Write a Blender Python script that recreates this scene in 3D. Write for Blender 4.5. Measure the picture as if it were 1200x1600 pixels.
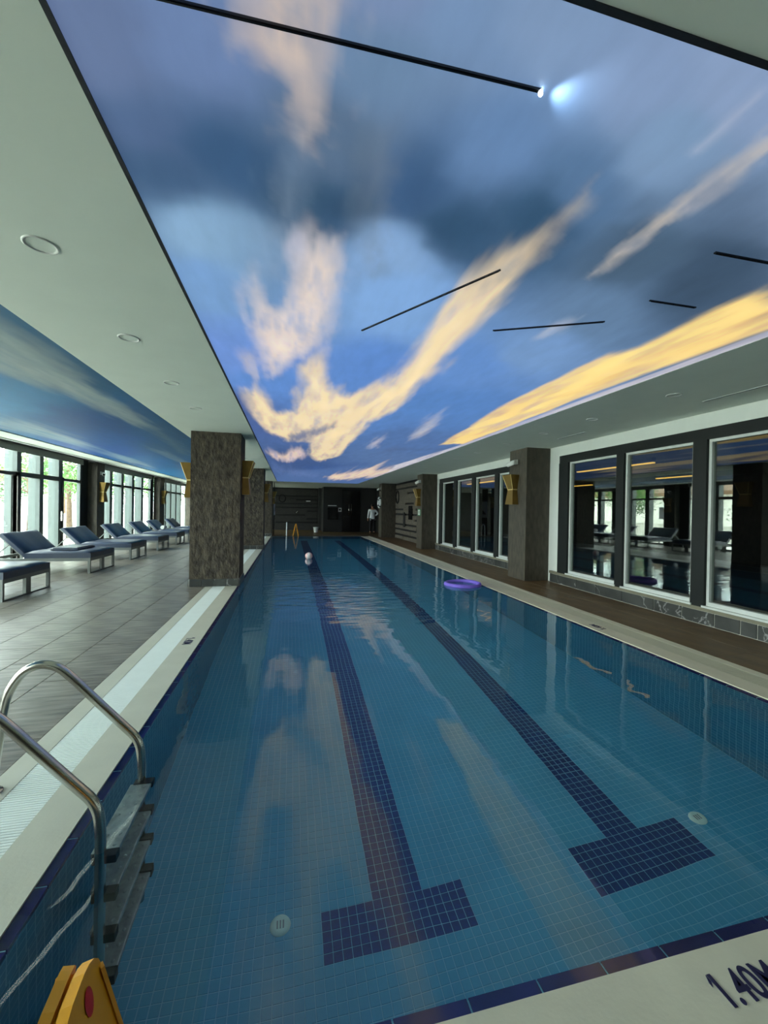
import bpy, bmesh, math, random
import numpy as np
from mathutils import Vector, Matrix

# ------------------------------------------------------------------ clear
for o in list(bpy.data.objects):
    bpy.data.objects.remove(o, do_unlink=True)
scene = bpy.context.scene
COL = scene.collection
R = math.radians
random.seed(7)
rng = np.random.default_rng(7)

# ------------------------------------------------------------------ camera
cam_d = bpy.data.cameras.new('camera')
cam_d.sensor_fit = 'HORIZONTAL'
cam_d.sensor_width = 36.0
cam_d.lens = 633.74 / 1200 * 36.0
cam_d.clip_start = 0.02
cam_d.clip_end = 400
cam = bpy.data.objects.new('camera', cam_d)
COL.objects.link(cam)
yaw, pitch, roll = R(13.0465), R(-0.340), R(0.977)
fw = Vector((math.sin(yaw) * math.cos(pitch), math.cos(yaw) * math.cos(pitch), math.sin(pitch)))
rt = Vector((math.cos(yaw), -math.sin(yaw), 0))
up = rt.cross(fw)
rt2 = rt * math.cos(roll) + up * math.sin(roll)
up2 = up * math.cos(roll) - rt * math.sin(roll)
m = Matrix((rt2, up2, -fw)).transposed().to_4x4()
m.translation = (0, 0, 1.4)
cam.matrix_world = m
scene.camera = cam

# ------------------------------------------------------------------ world, exposure
W = bpy.data.worlds.new('overcast_day')
scene.world = W
W.use_nodes = True
bg = W.node_tree.nodes['Background']
bg.inputs[0].default_value = (0.84, 1.0, 0.95, 1)
bg.inputs[1].default_value = 18.0
scene.view_settings.view_transform = 'Standard'
scene.view_settings.look = 'None'
scene.view_settings.gamma = 1.0
scene.view_settings.use_curve_mapping = False
scene.view_settings.exposure = 0.0
SKY_EMIT = 1.0          # the back-lit printed ceiling


def portal(y0, y1):
    l = bpy.data.lights.new('window_daylight', 'AREA')
    l.shape = 'RECTANGLE'
    l.size = 2.6
    l.size_y = y1 - y0
    l.cycles.is_portal = True
    o = bpy.data.objects.new('window_daylight', l)
    COL.objects.link(o)
    o.location = (-6.22, (y0 + y1) / 2, 1.35)
    o.rotation_euler = (0, R(-90), 0)


for a, b in ((-2.8, 0.9), (1.6, 7.4), (8.4, 14.2), (15, 20.4), (21.4, 26.6)):
    portal(a, b)

# ------------------------------------------------------------------ materials


def lin(c):
    out = []
    for v in c[:3]:
        v = v / 255.0
        out.append(v / 12.92 if v <= 0.04045 else ((v + 0.055) / 1.055) ** 2.4)
    return tuple(out)


def mat(name, rgb, rough=0.6, metal=0.0, var=0.12, scale=8.0, stretch=(1, 1, 1), bump=0.0, bscale=None,
        spec=0.5, emit=None, estr=0.0, rgb2=None, obj_coords=True, detail=6.0):
    mt = bpy.data.materials.new(name)
    mt.use_nodes = True
    nt = mt.node_tree
    p = nt.nodes['Principled BSDF']
    p.inputs['Roughness'].default_value = rough
    p.inputs['Metallic'].default_value = metal
    p.inputs['Specular IOR Level'].default_value = spec
    base = lin(rgb)
    tc = nt.nodes.new('ShaderNodeTexCoord')
    mp = nt.nodes.new('ShaderNodeMapping')
    mp.inputs['Scale'].default_value = stretch
    nt.links.new(tc.outputs['Object'], mp.inputs['Vector'])
    nz = nt.nodes.new('ShaderNodeTexNoise')
    nz.inputs['Scale'].default_value = scale
    nz.inputs['Detail'].default_value = detail
    nt.links.new(mp.outputs[0], nz.inputs['Vector'])
    rp = nt.nodes.new('ShaderNodeValToRGB')
    c1 = lin(rgb2) if rgb2 else tuple(v * (1 - var) for v in base)
    c2 = base if rgb2 else tuple(min(1, v * (1 + var)) for v in base)
    rp.color_ramp.elements[0].position = 0.32
    rp.color_ramp.elements[0].color = (*c1, 1)
    rp.color_ramp.elements[1].position = 0.68
    rp.color_ramp.elements[1].color = (*c2, 1)
    nt.links.new(nz.outputs['Fac'], rp.inputs[0])
    nt.links.new(rp.outputs[0], p.inputs['Base Color'])
    if bump > 0:
        nb = nt.nodes.new('ShaderNodeTexNoise')
        nb.inputs['Scale'].default_value = bscale or scale * 3
        nb.inputs['Detail'].default_value = 5
        nt.links.new(mp.outputs[0], nb.inputs['Vector'])
        bn = nt.nodes.new('ShaderNodeBump')
        bn.inputs['Strength'].default_value = bump
        bn.inputs['Distance'].default_value = 0.02
        nt.links.new(nb.outputs['Fac'], bn.inputs['Height'])
        nt.links.new(bn.outputs[0], p.inputs['Normal'])
    if emit:
        p.inputs['Emission Color'].default_value = (*lin(emit), 1)
        p.inputs['Emission Strength'].default_value = estr
    return mt


def glass_mat(name, ior, tint=(1, 1, 1), rough=0.0):
    """thin pane: clear transmission with a Fresnel mirror on top"""
    mt = bpy.data.materials.new(name)
    mt.use_nodes = True
    nt = mt.node_tree
    for n in list(nt.nodes):
        nt.nodes.remove(n)
    out = nt.nodes.new('ShaderNodeOutputMaterial')
    mx = nt.nodes.new('ShaderNodeMixShader')
    fr = nt.nodes.new('ShaderNodeFresnel')
    # same reflectance on the way in and on the way out of the pane
    ge = nt.nodes.new('ShaderNodeNewGeometry')
    mi = nt.nodes.new('ShaderNodeMapRange')
    mi.inputs[3].default_value = ior
    mi.inputs[4].default_value = 1.0 / ior
    nt.links.new(ge.outputs['Backfacing'], mi.inputs[0])
    nt.links.new(mi.outputs[0], fr.inputs['IOR'])
    tr = nt.nodes.new('ShaderNodeBsdfTransparent')
    tr.inputs[0].default_value = (*tint, 1)
    gl = nt.nodes.new('ShaderNodeBsdfGlossy')
    gl.inputs['Roughness'].default_value = rough
    gl.inputs[0].default_value = (0.95, 0.98, 0.97, 1)
    nt.links.new(fr.outputs[0], mx.inputs[0])
    nt.links.new(tr.outputs[0], mx.inputs[1])
    nt.links.new(gl.outputs[0], mx.inputs[2])
    nt.links.new(mx.outputs[0], out.inputs[0])
    return mt


def water_mat():
    mt = bpy.data.materials.new('pool_water')
    mt.use_nodes = True
    nt = mt.node_tree
    for n in list(nt.nodes):
        nt.nodes.remove(n)
    out = nt.nodes.new('ShaderNodeOutputMaterial')
    g = nt.nodes.new('ShaderNodeBsdfGlass')
    g.inputs['IOR'].default_value = 1.333
    g.inputs['Roughness'].default_value = 0.0
    g.inputs['Color'].default_value = (0.93, 0.985, 1.0, 1)
    tc = nt.nodes.new('ShaderNodeTexCoord')
    mp = nt.nodes.new('ShaderNodeMapping')
    mp.inputs['Scale'].default_value = (0.8, 1.5, 1)
    nt.links.new(tc.outputs['Object'], mp.inputs[0])
    n1 = nt.nodes.new('ShaderNodeTexNoise')
    n1.inputs['Scale'].default_value = 1.6
    n1.inputs['Detail'].default_value = 2.0
    nt.links.new(mp.outputs[0], n1.inputs['Vector'])
    # a patch of livelier ripples in the middle of the pool
    sub = nt.nodes.new('ShaderNodeVectorMath')
    sub.operation = 'DISTANCE'
    sub.inputs[1].default_value = (1.0, 6.9, 0)
    nt.links.new(tc.outputs['Object'], sub.inputs[0])
    mr = nt.nodes.new('ShaderNodeMapRange')
    mr.inputs[1].default_value = 0.6
    mr.inputs[2].default_value = 2.4
    mr.inputs[3].default_value = 1.0
    mr.inputs[4].default_value = 0.0
    nt.links.new(sub.outputs['Value'], mr.inputs[0])
    mp2 = nt.nodes.new('ShaderNodeMapping')
    mp2.inputs['Scale'].default_value = (1.0, 3.2, 1)
    nt.links.new(tc.outputs['Object'], mp2.inputs[0])
    n2 = nt.nodes.new('ShaderNodeTexNoise')
    n2.inputs['Scale'].default_value = 2.6
    n2.inputs['Detail'].default_value = 1.0
    nt.links.new(mp2.outputs[0], n2.inputs['Vector'])
    mul = nt.nodes.new('ShaderNodeMath')
    mul.operation = 'MULTIPLY'
    nt.links.new(n2.outputs['Fac'], mul.inputs[0])
    nt.links.new(mr.outputs[0], mul.inputs[1])
    mul2 = nt.nodes.new('ShaderNodeMath')
    mul2.operation = 'MULTIPLY'
    mul2.inputs[1].default_value = 3.6
    nt.links.new(mul.outputs[0], mul2.inputs[0])
    add = nt.nodes.new('ShaderNodeMath')
    add.operation = 'ADD'
    nt.links.new(n1.outputs['Fac'], add.inputs[0])
    nt.links.new(mul2.outputs[0], add.inputs[1])
    bn = nt.nodes.new('ShaderNodeBump')
    bn.inputs['Strength'].default_value = 0.14
    bn.inputs['Distance'].default_value = 0.03
    nt.links.new(add.outputs[0], bn.inputs['Height'])
    nt.links.new(bn.outputs[0], g.inputs['Normal'])
    nt.links.new(g.outputs[0], out.inputs[0])
    return mt


def mosaic_mat(name, rgb, rgb2, grout, pitch=0.05):
    """small square wall tiles (too small to pick apart on the side walls)"""
    mt = bpy.data.materials.new(name)
    mt.use_nodes = True
    nt = mt.node_tree
    p = nt.nodes['Principled BSDF']
    p.inputs['Roughness'].default_value = 0.25
    tc = nt.nodes.new('ShaderNodeTexCoord')
    sx = nt.nodes.new('ShaderNodeSeparateXYZ')
    nt.links.new(tc.outputs['Object'], sx.inputs[0])
    ad = nt.nodes.new('ShaderNodeMath')
    ad.operation = 'ADD'
    nt.links.new(sx.outputs[0], ad.inputs[0])
    nt.links.new(sx.outputs[1], ad.inputs[1])
    cx = nt.nodes.new('ShaderNodeCombineXYZ')
    nt.links.new(ad.outputs[0], cx.inputs[0])
    nt.links.new(sx.outputs[2], cx.inputs[1])
    br = nt.nodes.new('ShaderNodeTexBrick')
    br.offset = 0
    br.inputs['Color1'].default_value = (*lin(rgb), 1)
    br.inputs['Color2'].default_value = (*lin(rgb2), 1)
    br.inputs['Mortar'].default_value = (*lin(grout), 1)
    br.inputs['Scale'].default_value = 1.0
    br.inputs['Mortar Size'].default_value = 0.0025
    br.inputs['Brick Width'].default_value = pitch
    br.inputs['Row Height'].default_value = pitch
    nt.links.new(cx.outputs[0], br.inputs['Vector'])
    nt.links.new(br.outputs['Color'], p.inputs['Base Color'])
    return mt


def print_mat(name, strength, rough=0.55, diff=0.6):
    mt = bpy.data.materials.new(name)
    mt.use_nodes = True
    nt = mt.node_tree
    p = nt.nodes['Principled BSDF']
    p.inputs['Roughness'].default_value = rough
    p.inputs['Specular IOR Level'].default_value = 0.25
    at = nt.nodes.new('ShaderNodeAttribute')
    at.attribute_name = 'print'
    tc = nt.nodes.new('ShaderNodeTexCoord')
    mp = nt.nodes.new('ShaderNodeMapping')
    mp.inputs['Scale'].default_value = (1.0, 0.35, 1)
    nt.links.new(tc.outputs['Object'], mp.inputs[0])
    nz = nt.nodes.new('ShaderNodeTexNoise')
    nz.inputs['Scale'].default_value = 9.0
    nz.inputs['Detail'].default_value = 8.0
    nt.links.new(mp.outputs[0], nz.inputs['Vector'])
    mr = nt.nodes.new('ShaderNodeMapRange')
    mr.inputs[1].default_value = 0.3
    mr.inputs[2].default_value = 0.7
    mr.inputs[3].default_value = 0.94
    mr.inputs[4].default_value = 1.06
    nt.links.new(nz.outputs['Fac'], mr.inputs[0])
    vm = nt.nodes.new('ShaderNodeVectorMath')
    vm.operation = 'SCALE'
    nt.links.new(at.outputs['Color'], vm.inputs[0])
    nt.links.new(mr.outputs[0], vm.inputs['Scale'])
    vd = nt.nodes.new('ShaderNodeVectorMath')
    vd.operation = 'SCALE'
    vd.inputs['Scale'].default_value = diff
    nt.links.new(vm.outputs[0], vd.inputs[0])
    nt.links.new(vd.outputs[0], p.inputs['Base Color'])
    if strength > 0:
        nt.links.new(vm.outputs[0], p.inputs['Emission Color'])
        p.inputs['Emission Strength'].default_value = strength
    return mt


def vein_mat(mt):
    nt = mt.node_tree
    p = nt.nodes['Principled BSDF']
    src = p.inputs['Base Color'].links[0].from_socket
    ge = nt.nodes.new('ShaderNodeNewGeometry')
    mp = nt.nodes.new('ShaderNodeMapping')
    mp.inputs['Rotation'].default_value = (.5, .4, .7)
    nt.links.new(ge.outputs['Position'], mp.inputs[0])
    nz = nt.nodes.new('ShaderNodeTexNoise')
    nz.inputs['Scale'].default_value = 1.7
    nz.inputs['Detail'].default_value = 5
    nz.inputs['Distortion'].default_value = 0.3
    nt.links.new(mp.outputs[0], nz.inputs['Vector'])
    rp = nt.nodes.new('ShaderNodeValToRGB')
    el = rp.color_ramp.elements
    el[0].position, el[0].color = .49, (0, 0, 0, 1)
    el[1].position, el[1].color = .507, (0, 0, 0, 1)
    e = el.new(.5)
    e.color = (.55, .55, .55, 1)
    nt.links.new(nz.outputs['Fac'], rp.inputs[0])
    mx = nt.nodes.new('ShaderNodeMixRGB')
    mx.blend_type = 'ADD'
    mx.inputs[0].default_value = .45
    nt.links.new(src, mx.inputs[1])
    nt.links.new(rp.outputs[0], mx.inputs[2])
    nt.links.new(mx.outputs[0], p.inputs['Base Color'])
    return mt


M = {}
M['soffit'] = mat('painted_plaster', (218, 226, 216), 0.75, var=0.02, scale=3)
M['white'] = mat('white_paint', (222, 226, 220), 0.5, var=0.02)
M['deck'] = mat('wood_grain_tile', (138, 131, 119), 0.34, var=0.2, scale=2.6, stretch=(1.2, 8, 1), bump=0.16, bscale=4,
                rgb2=(76, 71, 64))
M['deck_base'] = mat('tile_grout', (52, 50, 47), 0.8)
M['deck_right'] = mat('brown_wet_tile', (116, 92, 58), 0.42, var=0.2, scale=2.0, stretch=(3, 1, 1), rgb2=(88, 68, 42), bump=0.1, bscale=5)
M['coping'] = mat('cream_coping', (214, 210, 188), 0.5, var=0.05, scale=5, bump=0.05, bscale=60)
M['coping_l'] = mat('grey_coping', (188, 188, 172), 0.45, var=0.04, scale=5, bump=0.05, bscale=60)
M['grate'] = mat('white_plastic_grating', (228, 236, 232), 0.45, var=0.02)
M['grate_r'] = mat('cream_plastic_grating', (214, 212, 190), 0.45, var=0.02)
M['channel'] = mat('gutter_channel', (150, 160, 158), 0.7)
M['rim'] = mat('cobalt_rim_tile', (24, 24, 96), 0.2, var=0.25, scale=9)
M['grout'] = mat('pale_grout', (136, 196, 216), 0.8, var=0.05)
M['tile_light'] = mat('turquoise_mosaic', (78, 164, 198), 0.3, var=0.05, scale=3)
M['tile_dark'] = mat('navy_mosaic', (20, 54, 116), 0.3, var=0.15, scale=26)
M['pool_wall'] = mosaic_mat('pool_wall_mosaic', (56, 124, 152), (50, 116, 146), (96, 156, 178))
M['water'] = water_mat()
M['stone_rough'] = mat('split_face_stone', (82, 74, 62), 0.9, scale=16, stretch=(1, 1, 0.55), bump=1.0, bscale=30, rgb2=(46, 41, 34))
M['stone_smooth'] = mat('brushed_stone', (76, 70, 58), 0.6, scale=5, stretch=(3, 3, 1), bump=0.15, bscale=20, rgb2=(54, 49, 40))
M['stone_slat'] = mat('travertine_slat', (100, 92, 80), 0.65, scale=6, stretch=(1, 1, 4), rgb2=(74, 69, 60), bump=0.2, bscale=20)
M['stone_dark'] = mat('dark_stone_slat', (46, 44, 41), 0.7, scale=6, stretch=(1, 1, 4), rgb2=(32, 31, 30), bump=0.2, bscale=20)
M['black'] = mat('black_recess', (14, 14, 14), 0.8, var=0.05)
M['blackgloss'] = mat('black_gloss', (10, 10, 11), 0.25, var=0.05)
M['wall_dark'] = mat('dark_wall_panel', (30, 30, 28), 0.6, var=0.08, scale=3)
M['frame_dark'] = mat('charcoal_aluminium', (18, 24, 24), 0.55, var=0.05, spec=0.3)
M['frame_brown'] = mat('brown_door_frame', (62, 58, 52), 0.45, var=0.05)
M['frame_grey'] = mat('grey_aluminium', (206, 214, 210), 0.4, var=0.04)
M['mullion'] = mat('grey_green_mullion', (70, 80, 78), 0.5, var=0.05)
M['frame_white'] = mat('white_aluminium', (205, 210, 206), 0.4, var=0.03)
M['glass'] = glass_mat('clear_window_glass', 1.35)
M['glass_dark'] = glass_mat('dark_window_glass', 1.75, (0.8, 0.84, 0.82))
M['marble'] = vein_mat(mat('dark_veined_marble', (70, 72, 70), 0.3, scale=3, rgb2=(46, 48, 47), detail=12))
M['marble_joint'] = mat('pale_marble_joint', (196, 194, 184), 0.7)
M['sill'] = mat('beige_sill_stone', (120, 116, 98), 0.4, var=0.12, scale=6)
M['blind'] = mat('roller_blind_fabric', (150, 156, 150), 0.8, var=0.05)
M['steel'] = mat('brushed_steel', (190, 188, 180), 0.22, 1.0, var=0.04, scale=12)
M['steel_tread'] = mat('steel_tread', (150, 158, 156), 0.45, 0.7, var=0.2, scale=30)
M['rubber'] = mat('dark_rubber', (24, 26, 28), 0.7)
M['gold'] = mat('brass_sheet', (128, 102, 46), 0.42, 0.55, var=0.12, scale=6)
M['gold_edge'] = mat('pale_brass_edge', (222, 200, 130), 0.4, 0.4, var=0.05)
M['navy'] = mat('navy_vinyl', (32, 48, 74), 0.36, var=0.15, scale=6, bump=0.08, bscale=12, spec=0.9)
M['alu'] = mat('lounger_aluminium', (120, 124, 122), 0.4, 0.5, var=0.06)
M['yellow'] = mat('yellow_plastic', (226, 158, 22), 0.42, var=0.06, scale=5)
M['red'] = mat('red_sticker', (196, 18, 14), 0.4)
M['ink'] = mat('navy_ink', (22, 24, 70), 0.5)
M['purple'] = mat('purple_foam', (126, 104, 214), 0.6, var=0.08, bump=0.1, bscale=40)
M['ball_pink'] = mat('pink_ball_vinyl', (232, 186, 182), 0.35, var=0.05)
M['ball_white'] = mat('white_ball_vinyl', (228, 226, 222), 0.35, var=0.03)
M['plastic_white'] = mat('white_plastic', (218, 220, 216), 0.4, var=0.03)
M['lens'] = mat('black_lens', (12, 12, 14), 0.1)
M['green'] = mat('green_sign', (20, 130, 80), 0.5)
M['sky'] = print_mat('printed_sky_membrane', SKY_EMIT, diff=0.5)
M['sky_side'] = print_mat('printed_sky_ceiling_paint', 0.0, diff=0.62)
M['slot'] = mat('black_channel', (16, 22, 34), 0.6)
M['gym'] = mat('gym_dark_finish', (20, 20, 20), 0.8)
M['gymlamp'] = mat('warm_lamp_strip', (250, 200, 90), 0.5, emit=(255, 196, 84), estr=1.3)
M['led'] = mat('white_led', (250, 250, 245), 0.5, emit=(235, 250, 255), estr=14)
M['terrace'] = mat('pale_terrace_paving', (206, 204, 196), 0.7, var=0.06, scale=1.2)
M['render_wall'] = mat('white_render', (226, 224, 214), 0.8, var=0.05)
M['roof_brown'] = mat('brown_eaves', (112, 84, 58), 0.7)
M['bark'] = mat('tree_bark', (86, 70, 54), 0.9, var=0.25, scale=10, bump=0.3)
M['leaf'] = mat('tree_leaf', (70, 112, 44), 0.6, var=0.3, scale=3)
M['leaf2'] = mat('pine_leaf', (48, 84, 42), 0.6, var=0.3, scale=3)
M['skin'] = mat('skin', (176, 128, 100), 0.6, var=0.06)
M['shirt'] = mat('white_shirt', (226, 230, 232), 0.7, var=0.04, scale=12, bump=0.1)
M['trousers'] = mat('black_trousers', (18, 18, 22), 0.8)
M['hair'] = mat('dark_hair', (22, 17, 14), 0.6)
M['inlet'] = mat('pale_inlet_plastic', (214, 240, 228), 0.4, var=0.04)

# ------------------------------------------------------------------ mesh helpers


def link(name, me, mt=None, parent=None, loc=None, rot=None):
    o = bpy.data.objects.new(name, me)
    COL.objects.link(o)
    if mt is not None and me is not None and len(me.materials) == 0:
        me.materials.append(M[mt] if isinstance(mt, str) else mt)
    if parent:
        o.parent = parent
    if loc is not None:
        o.location = loc
    if rot is not None:
        o.rotation_euler = rot
    return o


def tag(o, label=None, cat=None, group=None, kind=None):
    if label:
        o['label'] = label
    if cat:
        o['category'] = cat
    if group:
        o['group'] = group
    if kind:
        o['kind'] = kind
    return o


def empty(name, loc=(0, 0, 0), rz=0, label=None, cat=None, group=None, kind=None):
    o = bpy.data.objects.new(name, None)
    o.empty_display_size = 0.1
    COL.objects.link(o)
    o.location = loc
    o.rotation_euler = (0, 0, rz)
    return tag(o, label, cat, group, kind)


class MB:
    def __init__(s):
        s.v = []
        s.f = []
        s.smooth = []

    def add(s, vs, fs, smooth=False):
        n = len(s.v)
        s.v += [tuple(v) for v in vs]
        s.f += [tuple(i + n for i in f) for f in fs]
        s.smooth += [smooth] * len(fs)
        return s

    def box(s, x0, x1, y0, y1, z0, z1, c=0.0):
        if c <= 0:
            vs = [(x, y, z) for z in (z0, z1) for y in (y0, y1) for x in (x0, x1)]
            return s.add(vs, [(0, 2, 3, 1), (4, 5, 7, 6), (0, 1, 5, 4), (2, 6, 7, 3), (0, 4, 6, 2), (1, 3, 7, 5)])
        bm = bmesh.new()
        bmesh.ops.create_cube(bm, size=1.0)
        for v in bm.verts:
            v.co = Vector((x0 + (v.co.x + .5) * (x1 - x0), y0 + (v.co.y + .5) * (y1 - y0), z0 + (v.co.z + .5) * (z1 - z0)))
        bmesh.ops.bevel(bm, geom=list(bm.edges), offset=c, segments=2, profile=0.6, affect='EDGES')
        bm.verts.index_update()
        s.add([v.co[:] for v in bm.verts], [[v.index for v in f.verts] for f in bm.faces])
        bm.free()
        return s

    def bar(s, p, q, w, h):
        """rectangular bar from p to q"""
        p, q = Vector(p), Vector(q)
        d = (q - p).normalized()
        a = d.cross(Vector((0, 0, 1)))
        if a.length < 1e-4:
            a = Vector((1, 0, 0))
        a.normalize()
        b = a.cross(d)
        vs = []
        for e in (p, q):
            for sx, sy in ((-1, -1), (1, -1), (1, 1), (-1, 1)):
                vs.append(e + a * (sx * w / 2) + b * (sy * h / 2))
        return s.add(vs, [(0, 1, 2, 3), (7, 6, 5, 4), (0, 4, 5, 1), (1, 5, 6, 2), (2, 6, 7, 3), (3, 7, 4, 0)])

    def tube(s, pts, r, n=12, cap=True):
        pts = [Vector(p) for p in pts]
        rs = r if isinstance(r, (list, tuple)) else [r] * len(pts)
        t0 = (pts[1] - pts[0]).normalized()
        a = t0.cross(Vector((0.13, 0.21, 1)))
        if a.length < 1e-3:
            a = t0.cross(Vector((1, 0, 0)))
        a.normalize()
        vs = []
        for i, p in enumerate(pts):
            t = (pts[min(i + 1, len(pts) - 1)] - pts[max(i - 1, 0)]).normalized()
            a = (a - t * a.dot(t)).normalized()
            b = t.cross(a)
            for k in range(n):
                an = 2 * math.pi * k / n
                vs.append(p + (a * math.cos(an) + b * math.sin(an)) * rs[i])
        fs = []
        for i in range(len(pts) - 1):
            for k in range(n):
                k2 = (k + 1) % n
                fs.append((i * n + k, i * n + k2, (i + 1) * n + k2, (i + 1) * n + k))
        s.add(vs, fs, True)
        if cap:
            base = len(s.v) - len(vs)
            s.f.append(tuple(base + k for k in reversed(range(n))))
            s.f.append(tuple(base + (len(pts) - 1) * n + k for k in range(n)))
            s.smooth += [False, False]
        return s

    def lathe(s, prof, n=24, c=(0, 0, 0), smooth=True):
        vs, fs = [], []
        for (r, z) in prof:
            for k in range(n):
                an = 2 * math.pi * k / n
                vs.append((c[0] + r * math.cos(an), c[1] + r * math.sin(an), c[2] + z))
        for i in range(len(prof) - 1):
            for k in range(n):
                k2 = (k + 1) % n
                fs.append((i * n + k, i * n + k2, (i + 1) * n + k2, (i + 1) * n + k))
        return s.add(vs, fs, smooth)

    def prism(s, poly, d0, d1, axis='y'):
        """extrude a 2-D polygon; axis y: poly is (x,z); axis x: poly is (y,z); axis z: poly is (x,y)"""
        n = len(poly)
        vs = []
        for d in (d0, d1):
            for (a, b) in poly:
                vs.append({'y': (a, d, b), 'x': (d, a, b), 'z': (a, b, d)}[axis])
        fs = [tuple(range(n)), tuple(reversed(range(n, 2 * n)))]
        for i in range(n):
            j = (i + 1) % n
            fs.append((i, i + n, j + n, j))
        return s.add(vs, fs)

    def mesh(s, name='m'):
        me = bpy.data.meshes.new(name)
        me.from_pydata(s.v, [], s.f)
        me.polygons.foreach_set('use_smooth', s.smooth)
        bm = bmesh.new()
        bm.from_mesh(me)
        bmesh.ops.recalc_face_normals(bm, faces=bm.faces)
        bm.to_mesh(me)
        bm.free()
        me.update()
        return me

    def build(s, name, mt, parent=None, loc=None, rot=None):
        return link(name, s.mesh(name), mt, parent, loc, rot)


def copy_tree(o, parent=None):
    c = o.copy()
    COL.objects.link(c)
    if parent:
        c.parent = parent
    for ch in list(o.children):
        copy_tree(ch, c)
    return c


def struct(name, mb, mt, parent=None):
    o = mb.build(name, mt, parent)
    if not parent:
        o['kind'] = 'structure'
    return o


def text_obj(name, body, size, loc, rot, mt, parent=None, extrude=0.001, sx=1.0, bold=0.0):
    cu = bpy.data.curves.new(name, 'FONT')
    cu.body = body
    cu.size = size
    cu.extrude = extrude
    cu.offset = bold
    cu.align_x = 'LEFT'
    tmp = bpy.data.objects.new('tmp', cu)
    COL.objects.link(tmp)
    dg = bpy.context.evaluated_depsgraph_get()
    me = bpy.data.meshes.new_from_object(tmp.evaluated_get(dg))
    bpy.data.objects.remove(tmp, do_unlink=True)
    me.materials.clear()
    o = link(name, me, mt, parent, loc, rot)
    o.scale = (sx, 1, 1)
    st = [v.co for v in me.vertices if v.co.x < .30 * size]
    x0_, x1_, yt = min(v.x for v in st), max(v.x for v in st), max(v.y for v in st)
    fl_ = MB().prism([(x1_ - .004, yt), (x1_ - .004, yt - .018), (x0_ - .016, yt - .032), (x0_ - .016, yt - .019)], -extrude, extrude, 'z').build('numeral_flag', mt, o)
    return o


# ------------------------------------------------------------------ dimensions
PX0, PX1, PY0, PY1 = -0.89, 3.585, 1.033, 20.6       # pool opening
ZC = 2.71                                            # ceiling
ZF = -1.40                                           # pool bottom
XW = -6.12                                           # window wall (left)
XR = 5.19                                            # wall (right)
YB, YE = -3.0, 27.0                                  # back and end walls

# ------------------------------------------------------------------ floors
fl = struct('floor_left', MB().box(XW - .1, -1.425, YB, YE, -0.2, -0.012), 'deck_base')
tw, tl = 0.455, 0.888
tile_me = MB().box(0.003, tw - 0.003, 0.003, tl - 0.003, -0.02, 0.0, c=0.0015).mesh('deck_tile')
tile_me.materials.append(M['deck'])
nrow = 0
for i in range(11):
    x = -1.425 - (i + 1) * tw
    if x < XW - .12:
        continue
    off = 0.0 if i % 2 == 0 else 0.444
    y = 1.92 + off - tl
    while y < 24.8:
        # only tiles the photograph shows
        ang = math.atan2(x + tw, y + tl)
        if y + tl > 1.7 and (x + tw) / max(y + tl, .1) > -0.64:
            link('deck_tile', tile_me, None, fl, (x, y, 0))
            nrow += 1
        y += tl
# unseen remainder of the deck beside and behind the camera
struct('floor_side', MB().box(XW - .1, -1.425, YB, 1.9, -0.012, -0.001), 'deck', None)
struct('floor_near', MB().box(-1.425, XR + .1, YB, 0.498, -0.2, 0.0), 'deck')
fr_ = struct('floor_right', MB().box(4.12, XR + .1, 0.498, YE, -0.2, -0.006), 'deck_base')
tr_me = MB().box(0.002, 0.533, 0.002, 0.888 - .002, -0.016, 0.0, c=0.001).mesh('floor_tile')
tr_me.materials.append(M['deck_right'])
for i in range(2):
    y = 0.5
    while y < 24.2:
        link('floor_tile', tr_me, None, fr_, (4.12 + i * .535, y, 0))
        y += .888
struct('floor_end', MB().box(-1.425, 4.12, 21.14, YE, -0.2, 0.0), 'deck_right')

# coping around the pool --------------------------------------------------
cop_l = struct('trim_1', MB().box(-1.09, PX0, 0.83, PY1 + .0, -0.16, 0.0), 'coping_l')
band_l = struct('trim_2', MB().box(-1.425, -1.305, 0.498, 21.14, -0.16, 0.0), 'coping_l')
cop_r = struct('trim_3', MB().box(PX1, 3.80, 0.83, PY1, -0.16, 0.0), 'coping')
band_r = struct('trim_4', MB().box(4.015, 4.12, 0.498, 21.14, -0.16, 0.0), 'coping')
cop_n = struct('trim_5', MB().box(PX0, PX1, 0.83, PY0, -0.16, 0.0), 'coping')
band_n = struct('trim_6', MB().box(-1.305, 4.015, 0.498, 0.615, -0.16, 0.0), 'coping')
cop_e = struct('trim_7', MB().box(-1.305, 4.015, PY1, 21.14, -0.16, 0.0), 'stone_smooth')

# overflow gratings --------------------------------------------------------


def grating(name, x0, x1, y0, y1, along, label, gm='grate'):
    g = tag(MB().box(x0, x1, y0, y1, -0.16, -0.022).build(name, 'channel'), label, 'grating')
    mb = MB()
    p, w = 0.0165, 0.0115
    if along == 'y':
        y = y0 + .002
        while y + w < y1:
            mb.box(x0 + .002, x1 - .002, y, y + w, -0.02, -0.001)
            y += p
    else:
        x = x0 + .002
        while x + w < x1:
            mb.box(x, x + w, y0 + .002, y1 - .002, -0.02, -0.001)
            x += p
    # cross ribs holding the slats
    if along == 'y':
        for f in (.15, .5, .85):
            xx = x0 + (x1 - x0) * f
            mb.box(xx - .004, xx + .004, y0, y1, -0.021, -0.006)
    else:
        for f in (.15, .5, .85):
            yy = y0 + (y1 - y0) * f
            mb.box(x0, x1, yy - .004, yy + .004, -0.021, -0.006)
    s = mb.build('grating_slats', gm, g)
    s['kind'] = 'stuff'
    return g


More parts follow.
